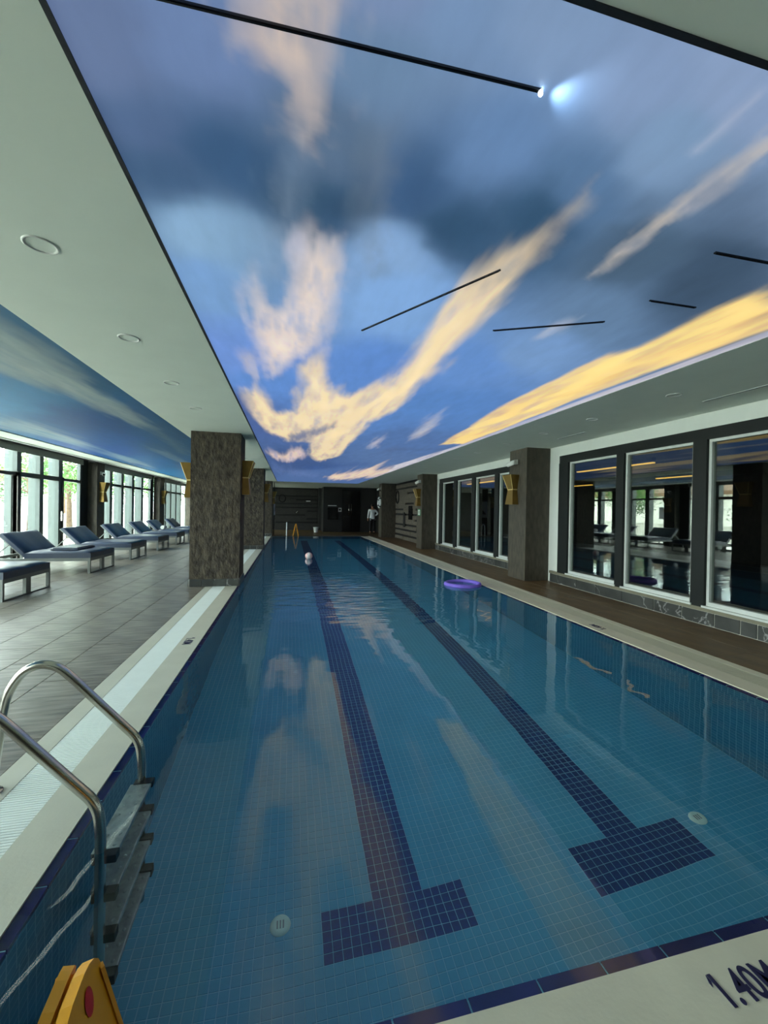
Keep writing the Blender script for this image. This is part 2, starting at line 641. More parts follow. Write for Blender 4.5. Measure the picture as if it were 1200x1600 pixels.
grating('overflow_grating', -1.305, -1.09, 0.615, PY1, 'y', 'white slatted overflow grating along the lounger side of the pool')
grating('overflow_grating', 3.80, 4.015, 0.615, PY1, 'y', 'pale slatted overflow grating along the dark window side of the pool', 'grate_r')
grating('overflow_grating', -1.09, 3.80, 0.615, 0.83, 'x', 'short overflow grating across the pool end with the depth marking', 'grate_r')

# pool shell ----------------------------------------------------------------
pw = MB()
pw.box(PX0 - .2, PX0, PY0 - .2, PY1 + .2, ZF - .2, -0.16)
pw.box(PX1, PX1 + .2, PY0 - .2, PY1 + .2, ZF - .2, -0.16)
pw.box(PX0, PX1, PY0 - .2, PY0, ZF - .2, -0.16)
pw.box(PX0, PX1, PY1, PY1 + .2, ZF - .2, -0.16)
pw.box(PX0, PX0 + .042, PY0, PY1, -0.2, -0.0375).box(PX1 - .042, PX1, PY0, PY1, -0.2, -0.0375)
pw.box(PX0 + .042, PX1 - .042, PY0, PY0 + .042, -0.2, -0.0375).box(PX0 + .042, PX1 - .042, PY1 - .042, PY1, -0.2, -0.0375)
struct('wall_pool', pw, 'pool_wall')

# cobalt edge tiles on a shallow ledge just inside the coping
rim = struct('trim_8', MB().box(PX0, PX0 + .038, PY0, PY1, -0.036, -0.013).box(PX1 - .038, PX1, PY0, PY1, -0.036, -0.013)
             .box(PX0, PX1, PY0, PY0 + .038, -0.036, -0.013).box(PX0, PX1, PY1 - .038, PY1, -0.036, -0.013), 'grout')
rl = 0.2245
ry_me = MB().box(0, .042, 0.003, rl - .003, -.028, 0, c=.001).mesh('edge_tile')
rx_me = MB().box(0.003, rl - .003, 0, .042, -.028, 0, c=.001).mesh('edge_tile')
ry_me.materials.append(M['rim'])
rx_me.materials.append(M['rim'])
y = 1.05
while y + rl < PY1:
    link('edge_tile', ry_me, None, rim, (PX0, y, -0.010))
    link('edge_tile', ry_me, None, rim, (PX1 - .042, y, -0.010))
    y += rl
x = 0.745 - 7 * rl
while x + rl < PX1 - .04:
    link('edge_tile', rx_me, None, rim, (x, PY0, -0.010))
    link('edge_tile', rx_me, None, rim, (x, PY1 - .042, -0.010))
    x += rl

# pool floor of 5 cm mosaic -------------------------------------------------
pf = struct('floor_pool', MB().box(PX0 - .1, PX1 + .1, PY0 - .1, PY1 + .1, ZF - .15, ZF - .0015), 'grout')
pit = 0.0497
nx = int((PX1 - PX0) / pit)
ny = int((PY1 - PY0) / pit)
gx = PX0 + (np.arange(nx) + .5) * pit
gy = PY0 + 0.01 + (np.arange(ny) + .5) * pit
GX, GY = np.meshgrid(gx, gy, indexing='ij')
dark = ((GX > .50) & (GX < .785) & (GY > 2.03)) | ((GX > .215) & (GX < 1.06) & (GY > 2.03) & (GY < 2.31)) \
    | ((GX > 2.075) & (GX < 2.36) & (GY > 2.0)) | ((GX > 1.80) & (GX < 2.645) & (GY > 2.0) & (GY < 2.28))
dark &= GY < PY1 - 1.2
hw = pit / 2 - 0.0018


def tiles_mesh(name, xs, ys, mt, parent):
    n = len(xs)
    # top face and four short sides
    t = np.zeros((n, 8, 3), np.float32)
    for k, (sx, sy) in enumerate(((-1, -1), (1, -1), (1, 1), (-1, 1))):
        t[:, k, 0] = xs + sx * (hw - .0008)
        t[:, k, 1] = ys + sy * (hw - .0008)
        t[:, k, 2] = ZF
        t[:, k + 4, 0] = xs + sx * hw
        t[:, k + 4, 1] = ys + sy * hw
        t[:, k + 4, 2] = ZF - .002
    base = (np.arange(n) * 8)[:, None, None]
    fs = np.array([(0, 1, 2, 3), (4, 5, 1, 0), (5, 6, 2, 1), (6, 7, 3, 2), (7, 4, 0, 3)])[None] + base
    fs = fs.reshape(-1, 4)
    me = bpy.data.meshes.new(name)
    me.vertices.add(n * 8)
    me.vertices.foreach_set('co', t.reshape(-1))
    me.loops.add(fs.size)
    me.loops.foreach_set('vertex_index', fs.reshape(-1).astype(np.int32))
    me.polygons.add(len(fs))
    me.polygons.foreach_set('loop_start', (np.arange(len(fs)) * 4).astype(np.int32))
    me.update(calc_edges=True)
    me.polygons.foreach_set('use_smooth', np.zeros(len(fs), bool))
    o = link(name, me, mt, parent)
    o['kind'] = 'stuff'
    return o


tiles_mesh('turquoise_mosaic_tiles', GX[~dark], GY[~dark], 'tile_light', pf)
dx, dy = GX[dark], GY[dark]
order = np.argsort(dy)
near300 = order[:300]
rest = order[300:]
tiles_mesh('lane_mosaic_tiles', dx[rest], dy[rest], 'tile_dark', pf)
mt_me = MB().box(-hw, hw, -hw, hw, -.004, 0, c=.0006).mesh('mosaic_tile')
mt_me.materials.append(M['tile_dark'])
for k in near300:
    link('mosaic_tile', mt_me, None, pf, (float(dx[k]), float(dy[k]), ZF))

# round inlets in the pool floor
inl = empty('pool_inlet', (-0.017, 2.263, ZF), 0, 'round pale inlet in the pool floor beside the lane line nearer the ladder', 'pool inlet', 'inlets in the pool floor')
MB().lathe([(0.0, .012), (.03, .012), (.05, .009), (.056, .0005)], 28).build('cover', 'inlet', inl)
for s in (-1, 0, 1):
    MB().box(s * .016 - .004, s * .016 + .004, -.02, .02, .011, .0135).build('slot', 'channel', inl)
c = copy_tree(inl)
c.location = (2.786, 2.229, ZF)
c['label'] = 'round pale inlet in the pool floor beside the lane line nearer the dark windows'

# water ---------------------------------------------------------------------
wat = MB().add([(PX0, PY0, 0), (PX1, PY0, 0), (PX1, PY1, 0), (PX0, PY1, 0)], [(0, 1, 2, 3)]).build('pool_water', 'water')
wat.location = (0, 0, -0.006)
tag(wat, 'clear still blue water filling the long swimming pool', 'water', kind='stuff')

# depth markings ------------------------------------------------------------
t = text_obj('depth_marking', '1.40M', 0.118, (1.236, 0.886, 0.0012), (0, 0, R(-1)), 'ink', sx=0.80, bold=0.0015)
tag(t, 'dark blue 1.40M depth lettering on the cream coping at the pool end', 'lettering')
t = text_obj('depth_marking', '1.40M', 0.118, (-1.045, 4.66, 0.0012), (0, 0, R(-90)), 'ink', sx=0.75, bold=0.0015)
tag(t, 'small 1.40M depth lettering on the coping beside the white grating', 'lettering')
t = text_obj('depth_marking', '1.40M', 0.118, (3.755, 4.15, 0.0012), (0, 0, R(90)), 'ink', sx=0.75, bold=0.0015)
tag(t, 'small 1.40M depth lettering on the coping facing the dark windows', 'lettering')

# ------------------------------------------------------------------ ceiling
SX0, SX1, SY0, SY1 = -0.645, 3.385, 0.912, 20.75
LX0, LX1, LY0, LY1 = -5.10, -1.88, 0.4, 25.0
ce = MB()
T = ZC + .25
ce.box(LX1, SX0, YB, YE, ZC, T)
ce.box(SX1, XR + .1, YB, YE, ZC, T)
ce.box(SX0, SX1, YB, SY0, ZC, T)
ce.box(SX0, SX1, SY1, YE, ZC, T)
ce.box(XW - .1, LX1, YB, LY0, ZC, T)
ce.box(XW - .1, LX1, LY1, YE, ZC, T)
ce.box(-5.62, LX0, LY0, LY1, ZC, T)
ce.box(LX0, LX1, LY0, LY1, T - .05, T + .05)
ce.box(SX0, SX1, SY0, SY1, T - .05, T + .05)
struct('ceiling', ce, 'soffit')
# dark blind pocket above the window wall and a pale cornice lip before it
struct('ceiling_pocket', MB().box(XW - .1, -5.62, LY0, LY1, ZC + .04, T), 'frame_dark')
struct('trim_9', MB().box(-5.64, -5.60, LY0, LY1, ZC - .02, ZC + .04).box(-5.12, -5.09, LY0, LY1, ZC - .012, ZC + .02), 'white')
# shadow gaps of the printed ceilings
struct('trim_10', MB().box(SX0 - .012, SX0 + .006, SY0, SY1, ZC - .003, ZC + .02).box(SX0, SX1 + .2, SY0 - .012, SY0 + .006, ZC - .003, ZC + .02), 'slot')

# ---- the printed skies: colour laid out in metres on the ceiling


def vnoise(x, y, seed, octs=4):
    r = np.random.default_rng(seed)
    lat = r.random((256, 256))
    out = np.zeros_like(x)
    amp, tot = 1.0, 0.0
    for _ in range(octs):
        xi = np.floor(x).astype(int)
        yi = np.floor(y).astype(int)
        fx = x - xi
        fy = y - yi
        fx = fx * fx * (3 - 2 * fx)
        fy = fy * fy * (3 - 2 * fy)
        a = lat[xi % 256, yi % 256]
        b = lat[(xi + 1) % 256, yi % 256]
        c = lat[xi % 256, (yi + 1) % 256]
        d = lat[(xi + 1) % 256, (yi + 1) % 256]
        out += amp * (a * (1 - fx) * (1 - fy) + b * fx * (1 - fy) + c * (1 - fx) * fy + d * fx * fy)
        tot += amp
        amp *= .55
        x = x * 2.03 + 17.3
        y = y * 2.03 + 9.1
    return out / tot - .5


def poly_sd(px, py, poly):
    d = np.full(px.shape, 1e9)
    ins = np.zeros(px.shape, bool)
    n = len(poly)
    for i in range(n):
        ax, ay = poly[i]
        bx, by = poly[(i + 1) % n]
        ex, ey = bx - ax, by - ay
        wx, wy = px - ax, py - ay
        tt = np.clip((wx * ex + wy * ey) / (ex * ex + ey * ey + 1e-12), 0, 1)
        d = np.minimum(d, np.hypot(wx - ex * tt, wy - ey * tt))
        c = ((ay > py) != (by > py)) & (px < (bx - ax) * (py - ay) / (by - ay + 1e-12) + ax)
        ins ^= c
    return np.where(ins, -d, d)


def paint(X, Y, ctrl, clouds, seed, sat):
    LYy = np.log(np.maximum(Y, .3)) * 1.6
    U = X / (0.55 + 0.30 * Y)
    num = np.zeros(X.shape + (3,))
    den = np.zeros(X.shape)
    wnx = vnoise(X * 1.3, LYy * 2.4, seed + 5) * .30
    wny = vnoise(X * 1.3 + 40, LYy * 2.4, seed + 6) * .30
    for (cx, cy, r_, g_, b_) in ctrl:
        du = (U + wnx) - cx / (0.55 + .30 * cy)
        dv = (LYy + wny) - math.log(max(cy, .3)) * 1.6
        w = 1 / (du * du + dv * dv + .006) ** 2.0
        num += w[..., None] * np.array(lin((r_, g_, b_)))
        den += w
    col = num / den[..., None]
    lum = (col * np.array([.25, .6, .15])).sum(-1, keepdims=True)
    col = lum + (col - lum) * sat
    for (poly, rgb, rgb2, alpha, soft, nscale) in clouds:
        yc = sum(p[1] for p in poly) / len(poly)
        ay = min(1.0, 1.5 / yc)
        n1 = vnoise(X * 4.0 * nscale + seed, Y * ay * 2.2 * nscale, seed + 1, 5)
        n2 = vnoise(X * 9 * nscale, Y * ay * 4 * nscale + 3, seed + 2, 4)
        sd = poly_sd(X, Y * ay, [(p[0], p[1] * ay) for p in poly])
        soft = soft * 1.5
        sd = sd + n1 * soft * 3.2 + n2 * soft * 1.6 + soft * .15
        a = np.clip(.5 - sd / (2 * soft), 0, 1)
        a = a * a * (3 - 2 * a) * alpha * np.clip(.92 + n2 * .9, 0, 1)
        mixf = np.clip(.5 + n1 * 1.8 + n2, 0, 1)[..., None]
        cc = np.array(lin(rgb)) * mixf + np.array(lin(rgb2)) * (1 - mixf)
        col = col * (1 - a[..., None]) + cc * a[..., None]
    return col


def print_panel(name, xs, ys, z, ctrl, clouds, mt, seed, sat=.88):
    X, Y = np.meshgrid(xs, ys, indexing='ij')
    col = paint(X, Y, ctrl, clouds, seed, sat)
    n, k = X.shape
    co = np.stack([X, Y, np.full_like(X, z)], -1).reshape(-1, 3).astype(np.float32)
    i, j = np.meshgrid(np.arange(n - 1), np.arange(k - 1), indexing='ij')
    a = (i * k + j).reshape(-1)
    fs = np.stack([a, a + 1, a + k + 1, a + k], -1)
    me = bpy.data.meshes.new(name)
    me.vertices.add(len(co))
    me.vertices.foreach_set('co', co.reshape(-1))
    me.loops.add(fs.size)
    me.loops.foreach_set('vertex_index', fs.reshape(-1).astype(np.int32))
    me.polygons.add(len(fs))
    me.polygons.foreach_set('loop_start', (np.arange(len(fs)) * 4).astype(np.int32))
    me.update(calc_edges=True)
    at = me.color_attributes.new('print', 'FLOAT_COLOR', 'POINT')
    rgba = np.concatenate([col.reshape(-1, 3), np.ones((len(co), 1))], 1).astype(np.float32)
    at.data.foreach_set('color', rgba.reshape(-1))
    return link(name, me, mt)


CTRL = [(-0.61, 1.26, 90, 110, 150), (-0.29, 1.24, 95, 120, 165), (-0.57, 1.59, 70, 95, 135), (-0.3, 1.6, 45, 80, 118),
        (0.08, 1.42, 80, 105, 135), (0.25, 1.17, 95, 125, 160), (0.41, 1.07, 105, 135, 175), (0.66, 1.0, 115, 142, 180),
        (1.05, 1.07, 118, 142, 180), (1.34, 1.0, 125, 148, 185), (0.74, 1.39, 90, 125, 170), (0.5, 1.64, 52, 86, 126),
        (-0.03, 1.71, 42, 76, 106), (-0.46, 2.05, 120, 158, 194), (-0.63, 2.52, 104, 146, 196), (0.45, 2.05, 122, 160, 206),
        (0.79, 1.84, 42, 76, 108), (1.1, 1.64, 42, 78, 110), (0.2, 1.74, 44, 76, 108), (-0.55, 1.72, 52, 84, 120), (1.12, 1.45, 80, 115, 155), (1.36, 1.23, 112, 142, 178),
        (1.71, 1.73, 66, 92, 118), (2.25, 1.76, 55, 78, 103), (1.95, 2.2, 90, 122, 158), (0.63, 2.47, 116, 160, 214),
        (-0.59, 3.82, 96, 135, 205), (-0.24, 4.48, 82, 130, 200), (-0.63, 6.13, 66, 92, 150), (0.85, 3.75, 82, 130, 200),
        (1.57, 3.21, 88, 135, 200), (1.92, 2.83, 106, 145, 195), (1.86, 4.65, 76, 125, 190), (0.92, 5.65, 78, 124, 188),
        (2.21, 7.47, 74, 110, 165), (-0.08, 11.92, 56, 84, 136), (1.53, 15.19, 72, 104, 158), (2.6, 10, 78, 110, 160), (0.22, 1.03, 110, 132, 172),
        (1.19, 0.83, 130, 152, 190), (2.3, 1.2, 110, 135, 168), (3.2, 1.4, 95, 118, 148)]
CREAM, CREAM2 = (246, 218, 176), (206, 190, 178)
GOLD, GOLD2 = (255, 222, 140), (238, 198, 128)
CLOUDS = [
    ([(-0.15, 1.00), (0.09, 1.00), (0.1, 1.14), (0.09, 1.31), (0.06, 1.53), (0.02, 1.49), (-0.04, 1.3), (-0.1, 1.28), (-0.16, 1.21)], (214, 190, 172), (168, 160, 162), .85, .05, 2.2),
    ([(-0.18, 2.12), (-0.13, 1.92), (-0.05, 1.59), (0.02, 1.54), (0.05, 1.72), (0.03, 2.06), (-0.07, 2.44), (-0.17, 2.4)], (150, 165, 185), (120, 140, 165), .35, .06, 2),
    ([(0.46, 2.23), (0.38, 1.75), (0.37, 1.48), (0.29, 1.37), (0.26, 1.51), (0.29, 1.86), (0.35, 2.26)], (130, 135, 145), (100, 115, 130), .4, .06, 2),
    ([(-0.27, 2.52), (-0.21, 2.4), (-0.13, 2.68), (-0.07, 2.74), (0.0, 2.42), (0.03, 2.11), (0.09, 1.93), (0.21, 1.96), (0.28, 2.22), (0.24, 2.58), (0.24, 2.95), (0.22, 3.37), (0.12, 3.54), (-0.04, 3.83), (-0.2, 4.25), (-0.26, 3.73), (-0.29, 3.2)], (236, 212, 190), (188, 184, 196), .92, .055, 1.6),
    ([(-0.42, 3.77), (-0.34, 3.63), (-0.32, 4.28), (-0.43, 4.12)], CREAM, CREAM2, .6, .05, 1.5),
    ([(-0.48, 4.79), (-0.38, 4.56), (-0.21, 5.62), (0.04, 5.72), (0.12, 4.37), (0.05, 3.8), (0.24, 3.67), (0.38, 4.3), (0.6, 4.6), (0.94, 4.14), (0.99, 3.38), (0.96, 2.86), (0.93, 2.47), (0.93, 2.17), (1.02, 2.11), (1.05, 1.95), (1.12, 1.85), (1.21, 1.91), (1.23, 2.13), (1.25, 2.48), (1.3, 3.29), (1.32, 4.02), (1.34, 5.14), (1.12, 6.02), (1.16, 7.12), (1.16, 10.0), (0.8, 11.57), (0.39, 10.04), (0.43, 8.08), (-0.06, 8.24), (-0.38, 7.31), (-0.54, 6.1)], (250, 222, 170), (222, 200, 168), .97, .05, 1.2),
    ([(1.06, 2.01), (1.11, 1.83), (1.13, 1.68), (1.14, 1.52), (1.14, 1.36), (1.16, 1.36), (1.19, 1.52), (1.22, 1.7), (1.23, 1.94), (1.21, 2.1)], (196, 176, 152), (150, 150, 150), .75, .045, 2),
    ([(-0.06, 7.52), (0.63, 6.33), (0.7, 6.56), (0.19, 8.16), (0.0, 8.38)], (70, 92, 140), (90, 105, 145), .85, .05, 1.5),
    ([(-0.57, 9.82), (-0.22, 10.03), (0.2, 8.84), (0.36, 10.3), (-0.08, 11.92), (-0.49, 11.15)], (246, 212, 176), (196, 180, 190), .9, .06, 1.5),
    ([(2.9, 7.6), (2.67, 5.77), (2.52, 4.31), (2.51, 3.68), (2.5, 3.19), (2.54, 2.87), (2.63, 2.64), (2.61, 2.3), (2.6, 2.03), (2.62, 1.76), (3.25, 1.9), (3.25, 2.63), (3.23, 3.22), (3.21, 4.1), (3.27, 5.58), (3.29, 7.4)], GOLD, GOLD2, .98, .03, 1.0),
    ([(1.6, 1.96), (1.56, 1.77), (1.54, 1.55), (1.55, 1.37), (1.56, 1.23), (1.56, 1.06), (1.6, 0.98), (1.7, 1.04), (1.68, 1.14), (1.66, 1.31), (1.66, 1.5), (1.65, 1.66), (1.64, 1.86)], (216, 200, 180), (160, 160, 168), .75, .03, 2.4),
    ([(1.4, 1.19), (1.39, 1.1), (1.39, 0.96), (1.41, 0.98), (1.42, 1.1), (1.42, 1.19)], (190, 190, 200), (160, 168, 188), .55, .02, 2.4),
    ([(2.17, 7.33), (1.9, 5.78), (1.96, 5.13), (2.18, 5.93), (2.25, 6.75)], (222, 205, 190), (180, 185, 200), .75, .07, 1.5),
    ([(1.39, 16.85), (1.7, 14.56), (2.27, 13.79), (2.47, 11.6), (2.98, 12.79), (3.3, 12.48), (3.34, 15.8), (2.85, 17.27), (1.97, 19.43)], (250, 216, 176), (216, 196, 184), .92, .08, 1.2),
    ([(1.76, 2.76), (1.75, 2.51), (1.87, 2.37), (1.88, 2.55), (1.85, 2.73)], (205, 200, 200), (160, 175, 200), .7, .035, 2),
    ([(1.55, 8.27), (1.55, 7.32), (1.59, 6.97), (1.8, 8.46)], (220, 200, 190), (170, 175, 195), .7, .06, 2),
    ([(3.30, 1.2), (3.28, 4), (3.31, 7.2), (3.0, 11.5), (3.38, 14.5), (3.40, 1.2)], (218, 212, 214), (186, 182, 194), .9, .02, 1.5),
    ([(2.0, 8.2), (3.2, 7.9), (3.2, 8.5), (2.0, 9.0)], (70, 92, 132), (84, 105, 148), .7, .05, 1.5),
    ([(0.4, 13.0), (2.2, 11.2), (2.3, 11.8), (0.5, 14.2)], (48, 74, 128), (66, 96, 150), .7, .06, 1.5),
    ([(-.6, 13.0), (1.2, 16.2), (1.2, 17.5), (-.6, 15.5)], (120, 135, 180), (90, 115, 165), .5, .1, 1.5),
]
xs = np.linspace(SX0, SX1, 170)
yy = [SY0]
while yy[-1] < SY1:
    yy.append(yy[-1] + max(.018, .0085 * yy[-1]))
yy[-1] = SY1
sky = print_panel('sky_ceiling', xs, np.array(yy), ZC + .002, CTRL, CLOUDS, 'sky', 11)
tag(sky, 'backlit stretch ceiling printed with blue sky and golden clouds above the pool', 'ceiling panel')

LCTRL = [(-2.0, 3.2, 70, 120, 160), (-2.1, 4.4, 66, 112, 150), (-2.0, 7.5, 62, 108, 150), (-2.1, 10, 60, 108, 152), (-3.2, 4.6, 80, 140, 190),
         (-3.6, 6.2, 86, 150, 200), (-3.2, 7.4, 40, 98, 160), (-3.6, 9.2, 46, 108, 176), (-4.6, 8.0, 84, 140, 188), (-4.6, 11, 44, 100, 176),
         (-4.2, 14, 66, 125, 188), (-3.2, 14, 60, 112, 160), (-4.8, 18, 74, 140, 200), (-2.6, 16, 60, 100, 140), (-3.4, 1.2, 90, 140, 185)]
LCLOUDS = [
    ([(-2.15, 2.6), (-2.09, 4.01), (-2.13, 4.6), (-2.17, 5.42), (-2.23, 6.99), (-2.25, 7.51), (-2.54, 7.39), (-2.66, 6.44), (-2.68, 5.38), (-2.86, 4.85), (-2.9, 2.6)], (214, 226, 222), (190, 208, 206), .9, .09, 1.0),
    ([(-4.27, 7.26), (-4.04, 7.76), (-4.15, 9.24), (-4.39, 10.35), (-4.73, 10.01), (-4.75, 8.94), (-4.92, 8.37)], (245, 250, 246), (180, 215, 232), .75, .12, 1.2),
    ([(-4.41, 11.2), (-4.36, 12.47), (-4.66, 14.65), (-4.86, 14.15), (-4.76, 12.48)], (240, 248, 248), (180, 215, 235), .75, .1, 1.2),
    ([(-3.14, 10.74), (-2.98, 11.03), (-3.04, 13.07), (-3.28, 13.34), (-3.33, 11.94)], (190, 200, 205), (140, 170, 195), .7, .08, 1.2),
    ([(-2.2, 7.6), (-2.35, 7.7), (-2.6, 10.6), (-2.45, 10.4)], (160, 178, 182), (120, 155, 175), .6, .1, 1.5),
]
yy = [LY0]
while yy[-1] < LY1:
    yy.append(yy[-1] + max(.05, .012 * yy[-1]))
yy[-1] = LY1
sky2 = print_panel('sky_ceiling', np.linspace(LX0, LX1, 90), np.array(yy), ZC + .004, LCTRL, LCLOUDS, 'sky_side', 23, 1.35)
tag(sky2, 'sky printed ceiling band with a long grey cloud above the loungers', 'ceiling panel')

# ------------------------------------------------------------------ ceiling fittings


def slot(p, q, label, w=.010, lit=False):
    p, q = Vector((p[0], p[1], ZC)), Vector((q[0], q[1], ZC))
    c = (p + q) / 2
    L = (q - p).length
    an = math.atan2(q.y - p.y, q.x - p.x)
    e = empty('linear_ceiling_light', (c.x, c.y, ZC - .012), an, label, 'ceiling light', 'black slots in the printed ceiling')
    MB().box(-L / 2, L / 2, -w / 2, w / 2, .006, .013).build('channel', 'slot', e)
    MB().box(-L / 2 + .01, L / 2 - .01, -w / 4, w / 4, .003, .006).build('diffuser', 'blackgloss', e)
    return e


s1 = slot((-0.64, 1.168), (0.738, 1.129), 'long black ceiling slot with a glowing white spot at its end')
MB().lathe([(0.0, -.006), (.005, -.005), (.007, -.001), (.007, .008)], 16).build('lamp', 'led', s1, (0.689, 0, 0))
sl = bpy.data.lights.new('slot_spot', 'SPOT')
sl.energy = 4.5
sl.color = (0.85, 0.96, 1.0)
sl.spot_size = R(100)
sl.spot_blend = 1.0
sl.shadow_soft_size = 0.01
so = bpy.data.objects.new('slot_spot', sl)
COL.objects.link(so)
so.location = (0.752, 1.128, ZC - .03)
so.rotation_euler = Vector((1, -.05, .06)).to_track_quat('-Z', 'Y').to_euler()
slot((0.49, 2.942), (1.089, 2.008), 'slanting black ceiling slot crossing the golden cloud', .010)
slot((1.408, 2.692), (2.072, 2.368), 'black ceiling slot beside a few small white cloud wisps', .010)
slot((2.125, 2.065), (2.473, 2.061), 'short black ceiling slot over dark blue sky near the yellow cloud', .009)
slot((2.041, 1.609), (2.72, 1.60), 'black ceiling slot beyond the pale cloud streaks', .012)

dl = empty('ceiling_downlight', (-1.25, 2.405, ZC), 0, 'round white recessed downlight in the pale soffit over the grating', 'downlight', 'downlights of the lounger side soffit')
MB().lathe([(.062, .004), (.064, -.004), (.070, -.007), (.076, -.004), (.077, .004)], 36).build('ring', 'plastic_white', dl)
MB().lathe([(0.0, .006), (.04, .005), (.063, -.001)], 36).build('diffuser', 'white', dl)
for yy in (3.557, 4.727, 5.865, 9.3, 10.5, 11.7, 12.9):
    c = copy_tree(dl)
    c.location = (-1.25, yy, ZC)
    if yy > 8:
        c['label'] = 'round white downlight in the pale soffit between the broad and the second stone column'
        c['group'] = 'downlights between the pool edge columns'
for yy in (2.4, 3.625, 4.861, 5.97, 7.15, 8.4, 9.6, 10.8, 12.0):
    c = copy_tree(dl)
    c.location = (4.08, yy, ZC)
    c['label'] = 'round recessed downlight in the grey soffit over the dark windows'
    c['group'] = 'downlights of the window side soffit'
    if yy > 7.5:
        c['label'] = 'round recessed downlight in the grey soffit over the far group of dark windows'
        c['group'] = 'downlights over the far dark windows'
    elif yy > 7:
        c['label'] = 'round recessed downlight in the grey soffit beside the smooth column with camera and sconce'
        c['group'] = 'downlight by the right column'
    else:
        c['label'] = 'round recessed downlight in the grey soffit over the near group of dark windows'
vent = empty('air_slot_diffuser', (4.63, 3.4, ZC), 0, 'thin linear air slot in the grey soffit above the nearest dark windows', 'air vent')
MB().box(-.018, .018, -.34, .34, -.004, .0).build('frame', 'frame_grey', vent)
MB().box(-.006, .006, -.33, .33, -.0055, -.002).build('slot', 'slot', vent)
c = copy_tree(vent)
c.location = (4.63, 6.0, ZC)
c['label'] = 'thin linear air slot in the grey soffit beside the first right stone column'

# ------------------------------------------------------------------ walls
# window wall (left): piers and bays
wl = MB()
for (a, b) in ((YB, -2.8), (1.0, 1.6), (7.5, 8.4), (13.93, 14.35), (20.2, 20.55), (26.7, YE)):
    wl.box(XW - .12, XW + .0, a, b, -0.2, T)
wl.box(XW - .12, XW, YB, YE, 2.72, T)
wl.box(XW - .12, XW + .02, YB, YE, -0.2, -0.02)
struct('wall_left', wl, 'frame_dark')


def win_bay(name, y0, y1, mulls, mw, transom, top, mm, tm='frame_dark', door=None):
    w = empty(name, (XW, y0, 0), 0, kind='structure')
    L = y1 - y0
    MB().box(-.09, -.01, 0, .05, 0, 2.72).box(-.09, -.01, L - .05, L, 0, 2.72).box(-.09, -.01, .05, L - .05, 0, .07) \
        .box(-.09, -.01, .05, L - .05, 2.66, 2.72).build('frame', mm, w)
    edges = [0.05]
    for (a, b) in mulls:
        MB().box(-.22, .03, a - y0, b - y0, .07, 2.66).build('mullion', mm, w)
        edges += [a - y0, b - y0]
    edges.append(L - .05)
    MB().box(-.095, .012, .05, L - .05, transom, transom + .075).build('transom', tm, w)
    for i in range(0, len(edges), 2):
        MB().box(-.056, -.048, edges[i], edges[i + 1], .07, transom).build('pane', 'glass', w)
        MB().box(-.056, -.048, edges[i], edges[i + 1], transom + .075, 2.66).build('pane', 'glass', w)
    bl = MB()
    bl.box(.05, .062, .02, L - .02, top, 2.74)
    bl.box(.046, .068, .02, L - .02, top - .018, top)
    b = bl.build('blind', 'blind', w)
    if door:
        d0, d1 = door[0] - y0, door[1] - y0
        MB().box(-.08, .05, d0, d0 + .1, .0, transom + .08).box(-.08, .05, d1 - .1, d1, 0, transom + .08) \
            .box(-.08, .05, d0, d1, transom - .02, transom + .09).build('door_frame', 'frame_brown', w)
        MB().box(.05, .09, d1 - .16, d1 - .13, .95, 1.2).build('handle', 'steel', w)
    return w


win_bay('window_1', 8.4, 13.93, [(9.15, 9.27), (10.02, 10.14), (10.93, 11.09), (11.8, 11.96), (12.65, 12.84)], .15, 2.04, 2.60, 'mullion',
        'frame_brown', (10.93, 12.87))
win_bay('window_2', 14.85, 20.2, [(15.83, 16.05), (16.82, 17.05), (17.85, 18.1), (18.88, 19.12)], .2, 2.07, 2.58, 'mullion')
win_bay('window_3', 21.3, 26.7, [(22.2, 22.4), (23.1, 23.3), (24.1, 24.3), (25.1, 25.3)], .2, 2.07, 2.58, 'mullion')
win_bay('window_4', 1.6, 7.5, [(2.6, 2.75), (3.6, 3.75), (4.6, 4.75), (5.6, 5.75), (6.6, 6.75)], .15, 2.07, 2.60, 'mullion')
win_bay('window_5', -2.8, 1.0, [(-1.8, -1.65), (-.8, -.65), (.1, .25)], .15, 2.07, 2.60, 'mullion')

# other walls
struct('wall_back', MB().box(XW - .1, XR + .1, YB - .1, YB, -.2, T), 'wall_dark')
struct('wall_end', MB().box(XW - .1, XR + 3, YE, YE + .1, -.2, T), 'wall_dark')

# right wall: white piers and header around two dark glazed bays, then slatted stone
wr = MB()
BAY1 = (0.0, 6.99)
BAY2 = (8.75, 13.55)
wr.box(XR, XR + .12, YB, BAY1[0], -.2, T)
wr.box(XR, XR + .12, BAY1[1], BAY2[0], -.2, T)
wr.box(XR, XR + .12, BAY2[1], 14.6, -.2, T)
for a, b in (BAY1, BAY2):
    wr.box(XR, XR + .12, a, b, 2.505, T)
    wr.box(XR + .02, XR + .12, a, b, -.2, .225)
wall_r = struct('wall_right', wr, 'white')
struct('wall_slats', MB().box(XR + .021, XR + .12, 14.6, YE, -.2, T), 'black')


